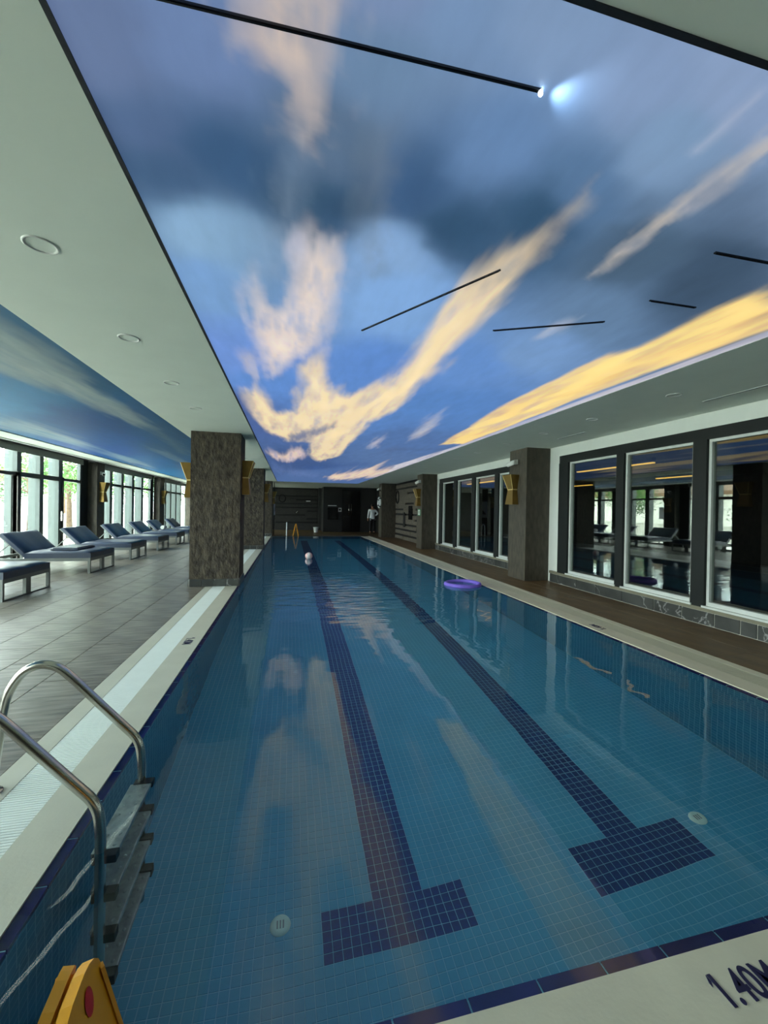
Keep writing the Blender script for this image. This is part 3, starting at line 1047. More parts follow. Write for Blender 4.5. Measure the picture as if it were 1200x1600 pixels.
def dark_window(name, y0, y1, panes):
    w = empty(name, (XR, y0, 0), 0, kind='structure')
    L = y1 - y0
    MB().box(-.05, .08, 0, L, 2.36, 2.505).build('frame', 'frame_dark', w)
    prev = 0.0
    for (a, b) in panes:
        a -= y0
        b -= y0
        if a - prev > .02:
            MB().box(-.06, .08, prev, a - .0, .225, 2.36).build('mullion', 'frame_dark', w)
        prev = b
        # pale inner frame of each pane
        t = .035
        MB().box(-.02, .05, a, a + t, .25, 2.36).box(-.02, .05, b - t, b, .25, 2.36).box(-.02, .05, a + t, b - t, 2.325, 2.36) \
            .box(-.025, .05, a + t, b - t, .25, .30).build('pane_frame', 'frame_white', w)
        MB().box(.018, .026, a + t, b - t, .30, 2.325).build('pane', 'glass_dark', w)
        MB().box(-.075, .05, a - .02, b + .02, .225, .25).build('sill', 'frame_white', w)
    if L - prev > .02:
        MB().box(-.06, .08, prev, L, .225, 2.36).build('mullion', 'frame_dark', w)
    return w


p1 = [(.20, 1.31), (1.51, 2.62), (2.81, 4.075), (4.28, 5.39), (5.56, 6.73)]
p1 = [(0.06, 1.26), (1.43, 2.62), (2.80, 4.09), (4.27, 5.40), (5.55, 6.72)]
dark_window('window_6', BAY1[0], BAY1[1], p1)
dark_window('window_7', BAY2[0], BAY2[1], [(8.85, 9.36), (9.56, 10.70), (10.92, 12.0), (12.24, 13.27)])

# beige ledge and veined marble skirting tiles below the windows
for a, b in ((0.0, 7.25), (8.0, 13.95)):
    struct('trim_11', MB().box(XR - .055, XR + .02, a, b, .178, .226), 'sill')
skirt = struct('baseboard_right', MB().box(XR - .03, XR + .02, 0.0, 7.25, 0, .178).box(XR - .03, XR + .02, 8.0, 13.95, 0, .178), 'marble_joint')


def skirting(seq):
    for a, b in zip(seq[:-1], seq[1:]):
        lo, hi = min(a, b), max(a, b)
        MB().box(XR - .046, XR - .02, lo + .008, hi - .008, .008, .170, c=.002).build('marble_tile', 'marble', skirt)


skirting([7.24, 6.975, 6.446, 5.959, 5.40, 4.826, 4.40, 3.967, 3.668, 3.49, 3.0, 2.5, 2.0, 1.5, 1.0, .5, .02])
skirting([13.93, 13.45, 12.95, 12.45, 11.95, 11.45, 10.95, 10.45, 9.95, 9.45, 8.95, 8.45, 8.02])

# gym behind the dark glass
struct('floor_gym', MB().box(XR + .12, 13.2, -0.5, 17, -.05, .0), 'gym')
struct('ceiling_gym', MB().box(XR + .12, 13.2, -0.5, 17, 2.62, 2.7), 'gym')
struct('wall_gym_back', MB().box(13.1, 13.2, -0.5, 17, 0, 2.62), 'gym')
struct('wall_gym_near', MB().box(XR + .12, 13.2, -.6, -.5, 0, 2.62), 'gym')
struct('wall_gym_far', MB().box(XR + .12, 13.2, 17, 17.1, 0, 2.62), 'gym')
for (xx, a, b, lab) in ((7.6, 7.19, 9.56, 'long warm yellow lamp strip seen through the nearest dark panes'),
                        (11.5, 13.64, 15.0, 'yellow lamp strip deep in the room, lower in the dark pane by the white pier'),
                        (11.1, 9.0, 10.4, 'yellow lamp strip deep in the room behind the second dark pane'),
                        (7.2, 13.5, 15.7, 'warm yellow lamp strip behind the far group of dark panes')):
    e = empty('lamp_strip', (xx, (a + b) / 2, 2.5), 0, lab, 'lamp')
    MB().box(-.05, .05, -(b - a) / 2, (b - a) / 2, .02, .118).build('housing', 'gym', e)
    MB().box(-.045, .045, -(b - a) / 2 + .01, (b - a) / 2 - .01, -.005, .02).build('diffuser', 'gymlamp', e)

# slatted stone relief on the right wall ------------------------------------
# (y0, y1, z0, z1) of the stone courses, dark grooves stay between them
sw = empty('stone_slat_panel', (XR, 14.5, 0), 0, 'pale stone relief wall of broken horizontal courses with black grooves', 'wall panel')


def slatwall(parent, L, zmax, mt, axis, seed, gaps):
    rr = random.Random(seed)
    z = 0.02
    k = 0
    while z < zmax - .1:
        h = .145 + rr.random() * .03
        gap = .085
        cuts = [0.0]
        while cuts[-1] < L:
            cuts.append(min(L, cuts[-1] + rr.uniform(.9, 2.1)))
        for a, b in zip(cuts[:-1], cuts[1:]):
            if b - a < .12:
                continue
            d = .05 + rr.random() * .02
            hh = h + (gap * 1.02 if rr.random() < gaps else 0)
            if axis == 'y':
                MB().box(-d, .02, a + .004, b - .004, z, min(z + hh, zmax), c=.004).build('stone_slat', mt, parent)
            else:
                MB().box(a + .004, b - .004, -d, .02, z, min(z + hh, zmax), c=.004).build('stone_slat', mt, parent)
        z += h + gap
        k += 1


slatwall(sw, 5.1, 2.6, 'stone_slat', 'y', 5, .22)
# round and box shaped dark recesses of the relief
ring_panel = MB().tube([(0, .24 * math.cos(a * math.pi / 12), .30 * math.sin(a * math.pi / 12)) for a in range(25)], .035, 8, False)
ring_panel.build('round_groove', 'black', sw, (-.075, 4.7, 2.02))
MB().box(-.085, -.03, 2.2, 2.75, .98, 1.58).build('dark_panel', 'blackgloss', sw)
MB().prism([(3.3, .62), (3.62, .62), (3.62, 1.1), (3.55, 1.25), (3.46, 1.3), (3.37, 1.25), (3.3, 1.1)], -.082, -.02, 'x').build('niche', 'black', sw)

# relief wall at the far end
fe = empty('stone_relief_wall', (-0.93, 26.96, 0), 0, 'dark stone wall of horizontal courses and grooves behind the far pool end', 'wall panel')
MB().box(0, 2.7, -.02, .03, 0, ZC).build('backing', 'black', fe)
slatwall(fe, 2.68, 2.62, 'stone_dark', 'x', 12, .3)
MB().box(-.02, 2.72, -.42, -.08, 0, .42).build('ledge', 'stone_dark', fe)
MB().tube([(0, .2 * math.cos(a * math.pi / 12), .24 * math.sin(a * math.pi / 12)) for a in range(25)], .03, 8, False).build('round_groove', 'black', fe, (.42, -.08, 2.0), (0, 0, R(90)))
# curved chrome shower spout on it
sp = MB()
sp.tube([(0, 0, 0), (0, 0, .1), (.02, 0, .17), (.07, -.02, .2), (.12, -.03, .16)], .02, 8)
tag(sp.build('water_spout', 'steel', None, (.42, 26.82, 1.0)), 'small curved chrome spout on the dark relief wall', 'spout')
tag(MB().box(-.14, .14, -.03, .0, -.02, .03).box(-.10, .10, -.045, -.03, -.012, .02).build('wall_lamp', 'plastic_white', None, (1.15, 26.87, 1.86)), 'small pale fitting high on the dark relief wall', 'wall fitting')

# end wall with door, beside the relief wall
struct('wall_end_side', MB().box(1.78, 2.05, 26.3, 26.95, 0, ZC).box(2.05, XR + .1, 24.55, 24.7, 0, ZC).box(1.95, 2.05, 24.55, 26.4, 0, ZC), 'wall_dark')
dr = empty('door_1', (3.05, 24.55, 0), 0, kind='structure')
MB().box(0, 1.15, -.03, .0, 0, 2.58).build('door_frame', 'black', dr)
for i in range(2):
    d = MB().box(.04 + i * .54, .56 + i * .54, -.06, -.03, .02, 2.5).build('door_leaf', 'blackgloss', dr)
    MB().tube([(.5 + i * .14 - .07, -.1, 1.02), (.5 + i * .14 - .07, -.1, 1.72)], .018, 8).build('handle', 'steel', d)
# signs on the end wall
bs = empty('wall_sign', (2.22, 24.54, 1.56), 0, 'narrow pale lettering strip on the dark end wall', 'sign')
MB().box(0, .52, -.012, .0, 0, .05).build('plate', 'frame_grey', bs)
ns = empty('notice_sign', (2.86, 24.54, 1.22), 0, 'small white notice with a dark round icon on the dark end wall', 'sign')
MB().box(-.02, .18, -.012, .0, 0, .24).build('plate', 'plastic_white', ns)
MB().lathe([(0, 0), (.06, 0), (.06, .004), (0, .004)], 16).build('icon', 'black', ns, (.08, -.014, .13), (R(90), 0, 0))
db = empty('display_case', (2.2, 24.5, .75), 0, 'black glazed display case below the lettering strip', 'display case')
MB().box(0, .62, -.03, .05, 0, .72).build('case', 'blackgloss', db)
MB().box(.02, .60, -.036, -.03, .02, .70).build('glass_front', 'lens', db)
# white panels seen end-on
a = empty('notice_board', (5.10, 20.08, 1.2), 0, 'white upright notice board at the far end of the stone relief wall', 'notice board')
MB().box(-.02, .02, 0, .42, 0, .64).build('panel', 'plastic_white', a)
MB().box(-.022, .0, -.01, .0, 0, .64).build('edge', 'frame_grey', a)
a = empty('poster_board', (-.79, 21.75, 1.02), 0, 'white poster with a black corner beside the far left column', 'poster')
MB().box(-.02, .02, 0, .6, 0, .95).build('panel', 'plastic_white', a)
MB().prism([(.02, .2), (.5, .2), (.5, .45)], .021, .024, 'x').build('black_corner', 'black', a)
MB().box(-.05, -.02, -.02, .64, -1.02, ZC - 1.02).build('backing_post', 'wall_dark', a)
# white bin
bn = empty('waste_bin', (1.5, 24.1, 0), 0, 'small white open bin standing on the far deck', 'bin')
MB().lathe([(.11, 0.0), (.16, .28), (.145, .28), (.10, .02), (0, .02)], 20).build('body', 'plastic_white', bn)
MB().lathe([(.145, .275), (.168, .275), (.168, .3), (.145, .3)], 20).build('rim', 'frame_grey', bn)

# ------------------------------------------------------------------ stone columns


def rough_shaft(x0, x1, y0, y1, z0, z1, amp, seed, step=.03):
    """four displaced faces, chiselled"""
    mb = MB()
    nz = int((z1 - z0) / step)
    per = []
    nxs = max(2, int((x1 - x0) / step))
    nys = max(2, int((y1 - y0) / step))
    ring = [(x0 + (x1 - x0) * i / nxs, y0, 0, -1) for i in range(nxs)] + [(x1, y0 + (y1 - y0) * i / nys, 1, 0) for i in range(nys)] \
        + [(x1 - (x1 - x0) * i / nxs, y1, 0, 1) for i in range(nxs)] + [(x0, y1 - (y1 - y0) * i / nys, -1, 0) for i in range(nys)]
    n = len(ring)
    ra = np.array(ring)
    zz = z0 + (z1 - z0) * np.arange(nz + 1) / nz
    A, ZZ = np.meshgrid(np.arange(n) * step, zz, indexing='ij')
    disp = vnoise(A * 14 + seed * 7, ZZ * 5 + seed, seed, 4) * 2 * amp
    co = np.zeros((n, nz + 1, 3))
    co[:, :, 0] = ra[:, None, 0] + ra[:, None, 2] * disp
    co[:, :, 1] = ra[:, None, 1] + ra[:, None, 3] * disp
    co[:, :, 2] = ZZ
    vs = co.reshape(-1, 3).tolist()
    fs = []
    k = nz + 1
    for i in range(n):
        j = (i + 1) % n
        for q in range(nz):
            fs.append((i * k + q, j * k + q, j * k + q + 1, i * k + q + 1))
    mb.add(vs, fs)
    return mb


def column(x0, x1, y0, y1, label, rough, group=None, base=True):
    e = empty('stone_column', ((x0 + x1) / 2, (y0 + y1) / 2, 0), 0, label, 'column', group)
    w, d = (x1 - x0) / 2, (y1 - y0) / 2
    if rough:
        rough_shaft(-w, w, -d, d, .13 if base else 0, ZC, .011, int(y0 * 10) % 50, rough).build('shaft', 'stone_rough', e)
    else:
        MB().box(-w, w, -d, d, 0, ZC, c=.006).build('shaft', 'stone_smooth', e)
    if base:
        t = .018
        n = 4
        MB().box(-w - .004, w + .004, -d - .004, d + .004, 0, .128).build('base_core', 'marble_joint', e)
        for i in range(n):
            a = -w + 2 * w * i / n
            b = -w + 2 * w * (i + 1) / n
            MB().box(a + .003, b - .003, -d - t, -d, .002, .128, c=.002).build('base_tile', 'marble', e)
        for sx in (-1, 1):
            xx = (w, w + t) if sx > 0 else (-w - t, -w)
            for i in range(3):
                a = -d + 2 * d * i / 3
                b = -d + 2 * d * (i + 1) / 3
                MB().box(xx[0], xx[1], a + .003, b - .003, .002, .128, c=.002).build('base_tile', 'marble', e)
    return e


column(-1.69, -0.868, 7.61, 8.30, 'broad chiselled brown stone column rising from the pool coping between sunbeds and water', .028)
column(-1.69, -0.868, 14.2, 14.9, 'second chiselled stone column in the row along the pool edge', .06)
column(-1.69, -0.868, 20.75, 21.4, 'last stone column of the row, at the far pool corner', .08)
column(4.65, XR - .0, 7.35, 8.0, 'smooth brown stone column between the two groups of dark windows', 0, base=False)
column(4.62, XR - .0, 13.9, 14.5, 'smooth stone column between the dark windows and the stone relief wall', 0, base=False)
column(4.45, XR - .0, 19.75, 20.4, 'smooth stone column at the far end of the stone relief wall', 0, base=False)
column(XW - .0, -5.86, 14.33, 14.85, 'dark wall column with sconce between the first two bright window bays', 0, base=False)
column(XW - .0, -5.86, 20.55, 21.3, 'grey wall column between the second and third bright window bays', 0, base=False)
column(XW - .0, -5.86, 26.4, 26.98, 'dark wall column at the far end of the window wall', 0, base=False)
column(XW - .0, -5.86, 7.6, 8.3, 'wall column before the first window bay', 0, base=False)

# ------------------------------------------------------------------ brass sconces


def sconce(loc, rz, label):
    """bow-tie wedge of folded brass; back at local x=0, projecting to +x"""
    e = empty('wall_sconce', loc, rz, label, 'wall lamp', 'brass bow-tie sconces')
    w = .17

    def half(z0, z1, d0, d1, w0, w1, name):
        mb = MB()
        vs = [(0.0, -w0, z0), (0.0, w0, z0), (d0, w0, z0), (d0, -w0, z0), (0.0, -w1, z1), (0.0, w1, z1), (d1, w1, z1), (d1, -w1, z1)]
        mb.add(vs, [(0, 1, 2, 3), (7, 6, 5, 4), (0, 4, 5, 1), (1, 5, 6, 2), (2, 6, 7, 3), (3, 7, 4, 0)])
        mb.build(name, 'gold', e)
    half(.012, .31, .105, .195, .10, .17, 'upper_shade')
    half(-.31, -.004, .135, .105, .15, .10, 'lower_shade')
    MB().box(-.0, .108, -.103, .103, -.006, .014).build('waist_band', 'gold_edge', e)
    for s in (-1, 1):
        MB().bar((.197, s * .168, .31), (.107, s * .10, .012), .008, .008).build('edge', 'gold_edge', e)
    MB().box(-.008, .004, -.06, .06, -.2, .2).build('back_plate', 'stone_smooth', e)
    return e


sconce((-1.697, 7.95, 1.865), R(180), 'brass bow-tie sconce on the lounger side of the broad stone column')
sconce((-0.860, 7.95, 1.94), 0, 'brass bow-tie sconce on the pool side of the broad stone column')
sconce((-0.860, 14.55, 1.9), 0, 'brass bow-tie sconce on the pool side of the second stone column')
sconce((-0.860, 21.1, 1.9), 0, 'brass bow-tie sconce on the last column of the pool edge row')
sconce((4.645, 7.78, 1.865), R(180), 'brass bow-tie sconce on the column between the dark windows')
sconce((4.615, 14.2, 1.865), R(180), 'brass bow-tie sconce on the column beside the stone relief wall')
sconce((-5.856, 14.6, 1.8), 0, 'brass bow-tie sconce on the dark column between the bright window bays')
sconce((-5.856, 20.95, 1.8), 0, 'brass bow-tie sconce on the grey column before the third window bay')


def camera_unit(loc, rz, label):
    e = empty('security_camera', loc, rz, label, 'security camera', 'white security cameras on columns')
    MB().box(0, .015, -.05, .05, -.05, .05, c=.004).build('mount', 'plastic_white', e)
    MB().tube([(.01, 0, 0), (.06, 0, 0), (.08, 0, -.015)], .016, 8).build('arm', 'plastic_white', e)
    MB().tube([(.05, .05, .0), (.09, -.02, -.02), (.14, -.13, -.055)], [.048, .05, .046], 14).build('body', 'plastic_white', e)
    MB().tube([(.1405, -.1305, -.0553), (.1425, -.134, -.0563)], .034, 14).build('lens', 'lens', e)
    return e


camera_unit((4.648, 7.72, 2.45), R(180), 'white security camera on the column between the dark windows')
camera_unit((4.618, 14.1, 2.45), R(180), 'white security camera on the column beside the stone relief wall')
camera_unit((4.448, 20.0, 2.45), R(180), 'white security camera on the farthest right column')
camera_unit((-5.856, 14.55, 2.4), 0, 'white security camera above the sconce on the window side column')

# green bordered sign on column
a = empty('exit_sign', (4.612, 14.02, 1.2), 0, 'small white sign with green border on the column beside the relief wall', 'sign')
MB().box(-.012, .0, 0, .3, 0, .24).build('border', 'green', a)
MB().box(-.015, -.012, .03, .27, .03, .21).build('face', 'plastic_white', a)
MB().box(-.017, -.015, .10, .18, .07, .17).build('pictogram', 'green', a)

# life ring on the far column
lr = empty('life_ring', (4.445, 20.02, 1.75), R(90), 'white ring buoy hanging on the farthest right column', 'life ring')
tor = []
for i in range(33):
    an = 2 * math.pi * i / 32
    tor.append((.24 * math.cos(an), .055, .24 * math.sin(an)))
MB().tube(tor, .055, 10, False).build('ring', 'plastic_white', lr)
for q in range(4):
    an = R(45 + 90 * q)
    pts = [(.24 * math.cos(an + d), .055, .24 * math.sin(an + d)) for d in (-.14, 0, .14)]
    MB().tube(pts, .058, 10).build('band', 'wall_dark', lr)
MB().box(-.02, .02, .0, .06, .17, .2).build('hook', 'steel', lr)

# ------------------------------------------------------------------ sun loungers


def cushion(L, w, h, seed):
    """soft slab, rounded edges, slightly crowned; local x 0..L, y 0..w, z 0..h"""
    nx_, ny_ = 14, 10
    mb = MB()
    r = .035
    vs, fs = [], []
    rr = np.random.default_rng(seed)
    # top grid with rounded border, then bottom rim
    for i in range(nx_ + 1):
        for j in range(ny_ + 1):
            x = L * i / nx_
            y = w * j / ny_
            e = min(x, L - x, y, w - y)
            z = h - (r * (1 - min(1, e / .05)) ** 2)
            z += .006 * math.sin(math.pi * min(1, e / .25) / 2) - (.012 if abs(y - w / 2) < w / ny_ * .3 else 0)
            vs.append((x, y, z))
    k = ny_ + 1
    for i in range(nx_):
        for j in range(ny_):
            fs.append((i * k + j, (i + 1) * k + j, (i + 1) * k + j + 1, i * k + j + 1))
    mb.add(vs, fs, True)
    border = [(i, 0) for i in range(nx_)] + [(nx_, j) for j in range(ny_)] + [(i, ny_) for i in range(nx_, 0, -1)] + [(0, j) for j in range(ny_, 0, -1)]
    b0 = len(mb.v)
    nb = len(border)
    low = [(vs[i * k + j][0], vs[i * k + j][1], .0) for (i, j) in border]
    mb.v += low
    for q in range(nb):
        q2 = (q + 1) % nb
        a_, b_ = border[q], border[q2]
        mb.f.append((a_[0] * k + a_[1], b0 + q, b0 + q2, b_[0] * k + b_[1]))
        mb.smooth.append(False)
    mb.f.append(tuple(b0 + q for q in range(nb)))
    mb.smooth.append(False)
    return mb


LW, LL, HINGE = 1.17, 1.86, 1.16


def make_lounger():
    # local x: 0 at the foot end, going -x to the head; y 0..LW
    e = empty('sun_lounger', (0, 0, 0), 0, 'x', 'sun lounger', 'double sun loungers along the window wall')
    fz0, fz1 = .255, .315
    fr = MB()
    fr.box(-LL, 0, 0, .045, fz0, fz1).box(-LL, 0, LW - .045, LW, fz0, fz1)
    fr.box(-.045, 0, .045, LW - .045, fz0, fz1).box(-LL, -LL + .045, .045, LW - .045, fz0, fz1)
    fr.box(-HINGE - .03, -HINGE + .03, .045, LW - .045, fz0, fz1)
    for q in range(5):
        xx = -.2 - q * .2
        fr.box(xx - .03, xx + .03, .045, LW - .045, fz1 - .018, fz1 - .004)
    fr.build('frame', 'alu', e)
    for xx in (-.045, -LL + .02):
        for yy_ in (0, LW / 2 - .06, LW - .04):
            wdt = .12 if abs(yy_ - (LW / 2 - .06)) < .01 else .04
            MB().box(xx, xx + .045, yy_, yy_ + wdt, .02, fz0).build('leg', 'alu', e)
        MB().box(xx, xx + .045, 0, LW, 0, .02).build('runner', 'alu', e)
    c1 = cushion(HINGE - .01, LW - .02, .135, 1)
    cu = c1.build('mattress', 'navy', e, (-HINGE + .01, .01, fz1))
    bl = cushion(.60, LW - .02, .095, 2)
    a = R(46)
    bk = bl.build('backrest', 'navy', e, (-HINGE - .0, .01 + LW - .02, fz1 + .03))
    bk.rotation_euler = (0, -a, R(180))
    pan = MB().box(0, .62, .03, LW - .03, -.025, 0).build('backrest_panel', 'alu', bk)
    for yy_ in (.12, LW - .12):
        px_, pz_ = -HINGE - .40 * math.cos(a), fz1 + .03 + .40 * math.sin(a)
        MB().bar((px_, yy_, pz_ - .02), (-LL + .12, yy_, fz1 - .01), .02, .02).build('support_strut', 'alu', e)
    return e


lg = make_lounger()
spots = [(-3.935, 6.78, 'navy double sun lounger level with the broad stone column, its foot end bare'),
         (-3.935, 9.355, 'navy double sun lounger in front of the glazed door with a folded towel edge'),
         (-3.95, 11.57, 'navy double sun lounger just before the dark wall column with sconce'),
         (-3.97, 13.83, 'navy double sun lounger beside the dark wall column with sconce'),
         (-3.97, 15.95, 'navy double sun lounger at the start of the second window bay'),
         (-3.97, 17.75, 'navy double sun lounger at the end of the second window bay, white towel on it'),
         (-3.97, 20.2, 'farthest navy double sun lounger, by the third window bay')]
for i, (x, y, lab) in enumerate(spots):
    o = lg if i == 0 else copy_tree(lg)
    o.location = (x, y, 0)
    o['label'] = lab
# folded towels
tw_ = empty('folded_towel', (-4.72, 9.52, .461), 0, 'dark folded towel lying on the sunbed before the glazed door', 'towel')
tb = MB()
tb.box(0, .5, 0, .75, 0, .03, c=.012)
tb.build('lower_fold', 'navy', tw_)
MB().box(.03, .47, .03, .72, .03, .05, c=.009).build('upper_fold', 'navy', tw_)
tw2 = empty('rolled_towel', (-5.0, 17.9, .46), 0, 'white rolled towel on a far sunbed of the second bay', 'towel')
MB().tube([(0, 0, .07), (.02, .2, .075), (0, .42, .07)], [.07, .075, .068], 14).build('roll', 'plastic_white', tw2)
MB().tube([(0, -.002, .07), (0, .004, .07)], .04, 12).build('roll_end', 'frame_grey', tw2)

# ------------------------------------------------------------------ pool ladder
la = empty('pool_ladder', (-0.72, 2.09, 0), 0, 'steel pool ladder with two curved handrails and perforated treads', 'ladder')
prof = [(-1.385, 0.0), (-1.362, .22), (-1.335, .42), (-1.31, .50), (-1.265, .568), (-1.215, .60), (-1.165, .605), (-1.11, .585), (-1.055, .535),
        (-.967, .435), (-.88, .336), (-.805, .252), (-.765, .205), (-.742, .155), (-.733, .09), (-.730, -.02), (-.730, -.55), (-.730, -1.10)]


def smooth_path(pts, n=3):
    out = []
    P_ = [pts[0]] + pts + [pts[-1]]
    for i in range(1, len(P_) - 2):
        p0, p1_, p2_, p3 = [np.array(P_[k]) for k in (i - 1, i, i + 1, i + 2)]
        for s in range(n):
            t_ = s / n
            out.append(tuple(.5 * ((2 * p1_) + (-p0 + p2_) * t_ + (2 * p0 - 5 * p1_ + 4 * p2_ - p3) * t_ ** 2 + (-p0 + 3 * p1_ - 3 * p2_ + p3) * t_ ** 3)))
    out.append(tuple(pts[-1]))
    return out


sp_ = smooth_path(prof)
for yy_ in (-.235, .235):
    h = MB().tube([(x + .72, yy_, z) for (x, z) in sp_], .0205, 16).build('handrail', 'steel', la)
    MB().lathe([(.0, .012), (.028, .012), (.042, .006), (.045, 0)], 20).build('flange', 'steel', h, (-1.385 + .72, yy_, 0.0))
    MB().tube([(-.01, yy_, -1.05), (-.16, yy_, -1.05)], .014, 10).build('wall_stay', 'rubber', h)
for z in (-.055, -.32, -.585, -.85):
    tr = MB().box(-.055, .045, -.215, .215, z - .03, z, c=.005).build('tread', 'steel_tread', la)
    for a_ in range(2):
        for b_ in range(7):
            MB().lathe([(.008, 0), (.007, .003), (0, .0035)], 8).build('grip_stud', 'channel', tr, (-.03 + a_ * .05, -.18 + b_ * .06, z))
    for s in (-1, 1):
        MB().box(-.04, .05, s * .225 - .02, s * .225 + .02, z - .045, z + .012, c=.004).build('tread_clamp', 'rubber', tr)

# grab rail at the far pool end
gr = empty('pool_handrail', (-.15, 20.85, 0), 0, 'slim white upright handrail at the far pool end', 'handrail')
gp = smooth_path([(0, .25, 0), (0, .24, .5), (0, .18, .62), (0, .08, .66), (0, -.05, .62), (0, -.12, .5), (0, -.14, .1), (0, -.14, 0)])
MB().tube([p for p in gp], .03, 10).build('rail', 'plastic_white', gr)
MB().lathe([(.0, .01), (.05, .01), (.055, 0)], 14).build('flange', 'steel', gr, (0, .25, 0))
MB().lathe([(.0, .01), (.05, .01), (.055, 0)], 14).build('flange', 'steel', gr, (0, -.14, 0))

# ------------------------------------------------------------------ yellow caution signs


def caution_sign(loc, rz, label, H=.605):
    """folding floor stand; hinge along local y, leaves fall to -x and +x"""
    e = empty('caution_floor_sign', loc, rz, label, 'floor sign', 'yellow caution floor signs')
    th = .018
    splay = .12
    slant = math.atan2(splay, H)
    Lh = math.hypot(splay, H)
    # panel outline in (width y, length t from the top)
    wt, wb = .075, .15
    out = [(-wt * .3, 0.0), (-wt * .55, 0.004), (-wt * .76, .012), (-wt * .92, .026), (-wt, .045), (-wb, Lh - .05), (-wb, Lh), (-wb + .04, Lh), (-.058, .10), (-.048, .072), (-.038, .072), (-.030, .10), (-.015, Lh - .05), (wb - .06, Lh - .05),
           (wb - .05, Lh), (wb, Lh), (wb, Lh - .05), (wt, .045), (wt * .92, .026), (wt * .76, .012), (wt * .55, .004), (wt * .3, 0.0)]
    for s in (-1, 1):
        mb = MB()
        n = len(out)
        vs = []
        for d in (0, th):
            for (a_, t_) in out:
                x = s * (t_ * math.sin(slant) + .003 + d * math.cos(slant))
                z = H - t_ * math.cos(slant) + d * math.sin(slant) * 1.0
                vs.append((x, a_, max(0.0, z)))
        fs = [tuple(range(n)), tuple(reversed(range(n, 2 * n)))]
        for i in range(n):
            j = (i + 1) % n
            fs.append((i, i + n, j + n, j))
        mb.add(vs, fs)
        p = mb.build('leaf', 'yellow', e)
        # raised border rib
        rb = MB()
        for ss in (-1, 1):
            t0_, t1_ = .04, Lh - .06
            pts = []
            for t_ in (t0_, t1_):
                wv = wt + (wb - wt) * (t_ / Lh) - .012
                x = s * (t_ * math.sin(slant) + .003 + (th + .003) * math.cos(slant))
                z = H - t_ * math.cos(slant) + (th + .003) * math.sin(slant)
                pts.append((x, ss * wv, z))
            rb.bar(pts[0], pts[1], .012, .006)
        rb.build('rib', 'yellow', p)
        # red oval sticker
        mb = MB()
        ring = []
        t_c = .044
        for k in range(20):
            an = 2 * math.pi * k / 20
            t_ = t_c + .023 * math.cos(an)
            a_ = .015 + .014 * math.sin(an)
            x = s * (t_ * math.sin(slant) + .003 + (th + .0015) * math.cos(slant))
            z = H - t_ * math.cos(slant) + (th + .0015) * math.sin(slant)
            ring.append((x, a_, z))
        mb.add(ring, [tuple(range(20))])
        mb.build('sticker', 'red', p)
    MB().tube([(0, -.05, H - .03), (0, .05, H - .03)], .012, 12).build('hinge', 'yellow', e)
    return e


cs = caution_sign((-0.345, .75, 0), R(4), 'yellow plastic caution stand with a red oval on the near coping by the ladder')
c2 = caution_sign((.3, 20.95, 0), R(-8), 'yellow folding caution stand at the far pool end')

# ------------------------------------------------------------------ floats
fr = empty('swim_ring', (3.215, 7.16, -.004), 0, 'purple foam hoop floating by the coping near the dark windows', 'swim ring')
pts = []
for i in range(49):
    an = 2 * math.pi * i / 48
    pts.append((.315 * math.cos(an), .315 * math.sin(an), .014 + .006 * math.sin(2 * an)))
MB().tube(pts, .038, 12, False).build('hoop', 'purple', fr)
MB().tube([(.315 * math.cos(a_), .315 * math.sin(a_), .016) for a_ in (R(-18), R(-9), R(0), R(9), R(18))], .0405, 12).build('joint_sleeve', 'purple', fr)

bo = empty('beach_ball', (.53, 11.5, -.006), 0, 'small pink and white ball floating over a dark lane line', 'ball')
n = 24
seg_m = [MB() for _ in range(6)]
for s in range(6):
    vs, fs = [], []
    for i in range(13):
        th_ = math.pi * i / 12
        for j in range(5):
            ph = 2 * math.pi * (s * 4 + j) / n
            vs.append((.1 * math.sin(th_) * math.cos(ph), .1 * math.sin(th_) * math.sin(ph), .075 + .1 * math.cos(th_)))
    for i in range(12):
        for j in range(4):
            fs.append((i * 5 + j, (i + 1) * 5 + j, (i + 1) * 5 + j + 1, i * 5 + j + 1))
    seg_m[s].add(vs, fs, True)
    seg_m[s].build('gore', 'ball_pink' if s % 2 else 'ball_white', bo)

# ------------------------------------------------------------------ person at the far end


def skin_mesh(name, joints, edges, subd=2):
    """joints: list of (x,y,z,r)"""
    me = bpy.data.meshes.new(name)
    me.from_pydata([j[:3] for j in joints], edges, [])
    o = bpy.data.objects.new('tmp_skin', me)
    COL.objects.link(o)
    md = o.modifiers.new('skin', 'SKIN')
    md.use_smooth_shade = True
    for i, sv in enumerate(me.skin_vertices[0].data):
        r_ = joints[i][3]
        sv.radius = (r_, joints[i][4] if len(joints[i]) > 4 else r_)
        sv.use_root = (i == 0)
    sd = o.modifiers.new('sub', 'SUBSURF')
    sd.levels = subd
    sd.render_levels = subd
    dg = bpy.context.evaluated_depsgraph_get()
    out = bpy.data.meshes.new_from_object(o.evaluated_get(dg))
    bpy.data.objects.remove(o, do_unlink=True)
    return out


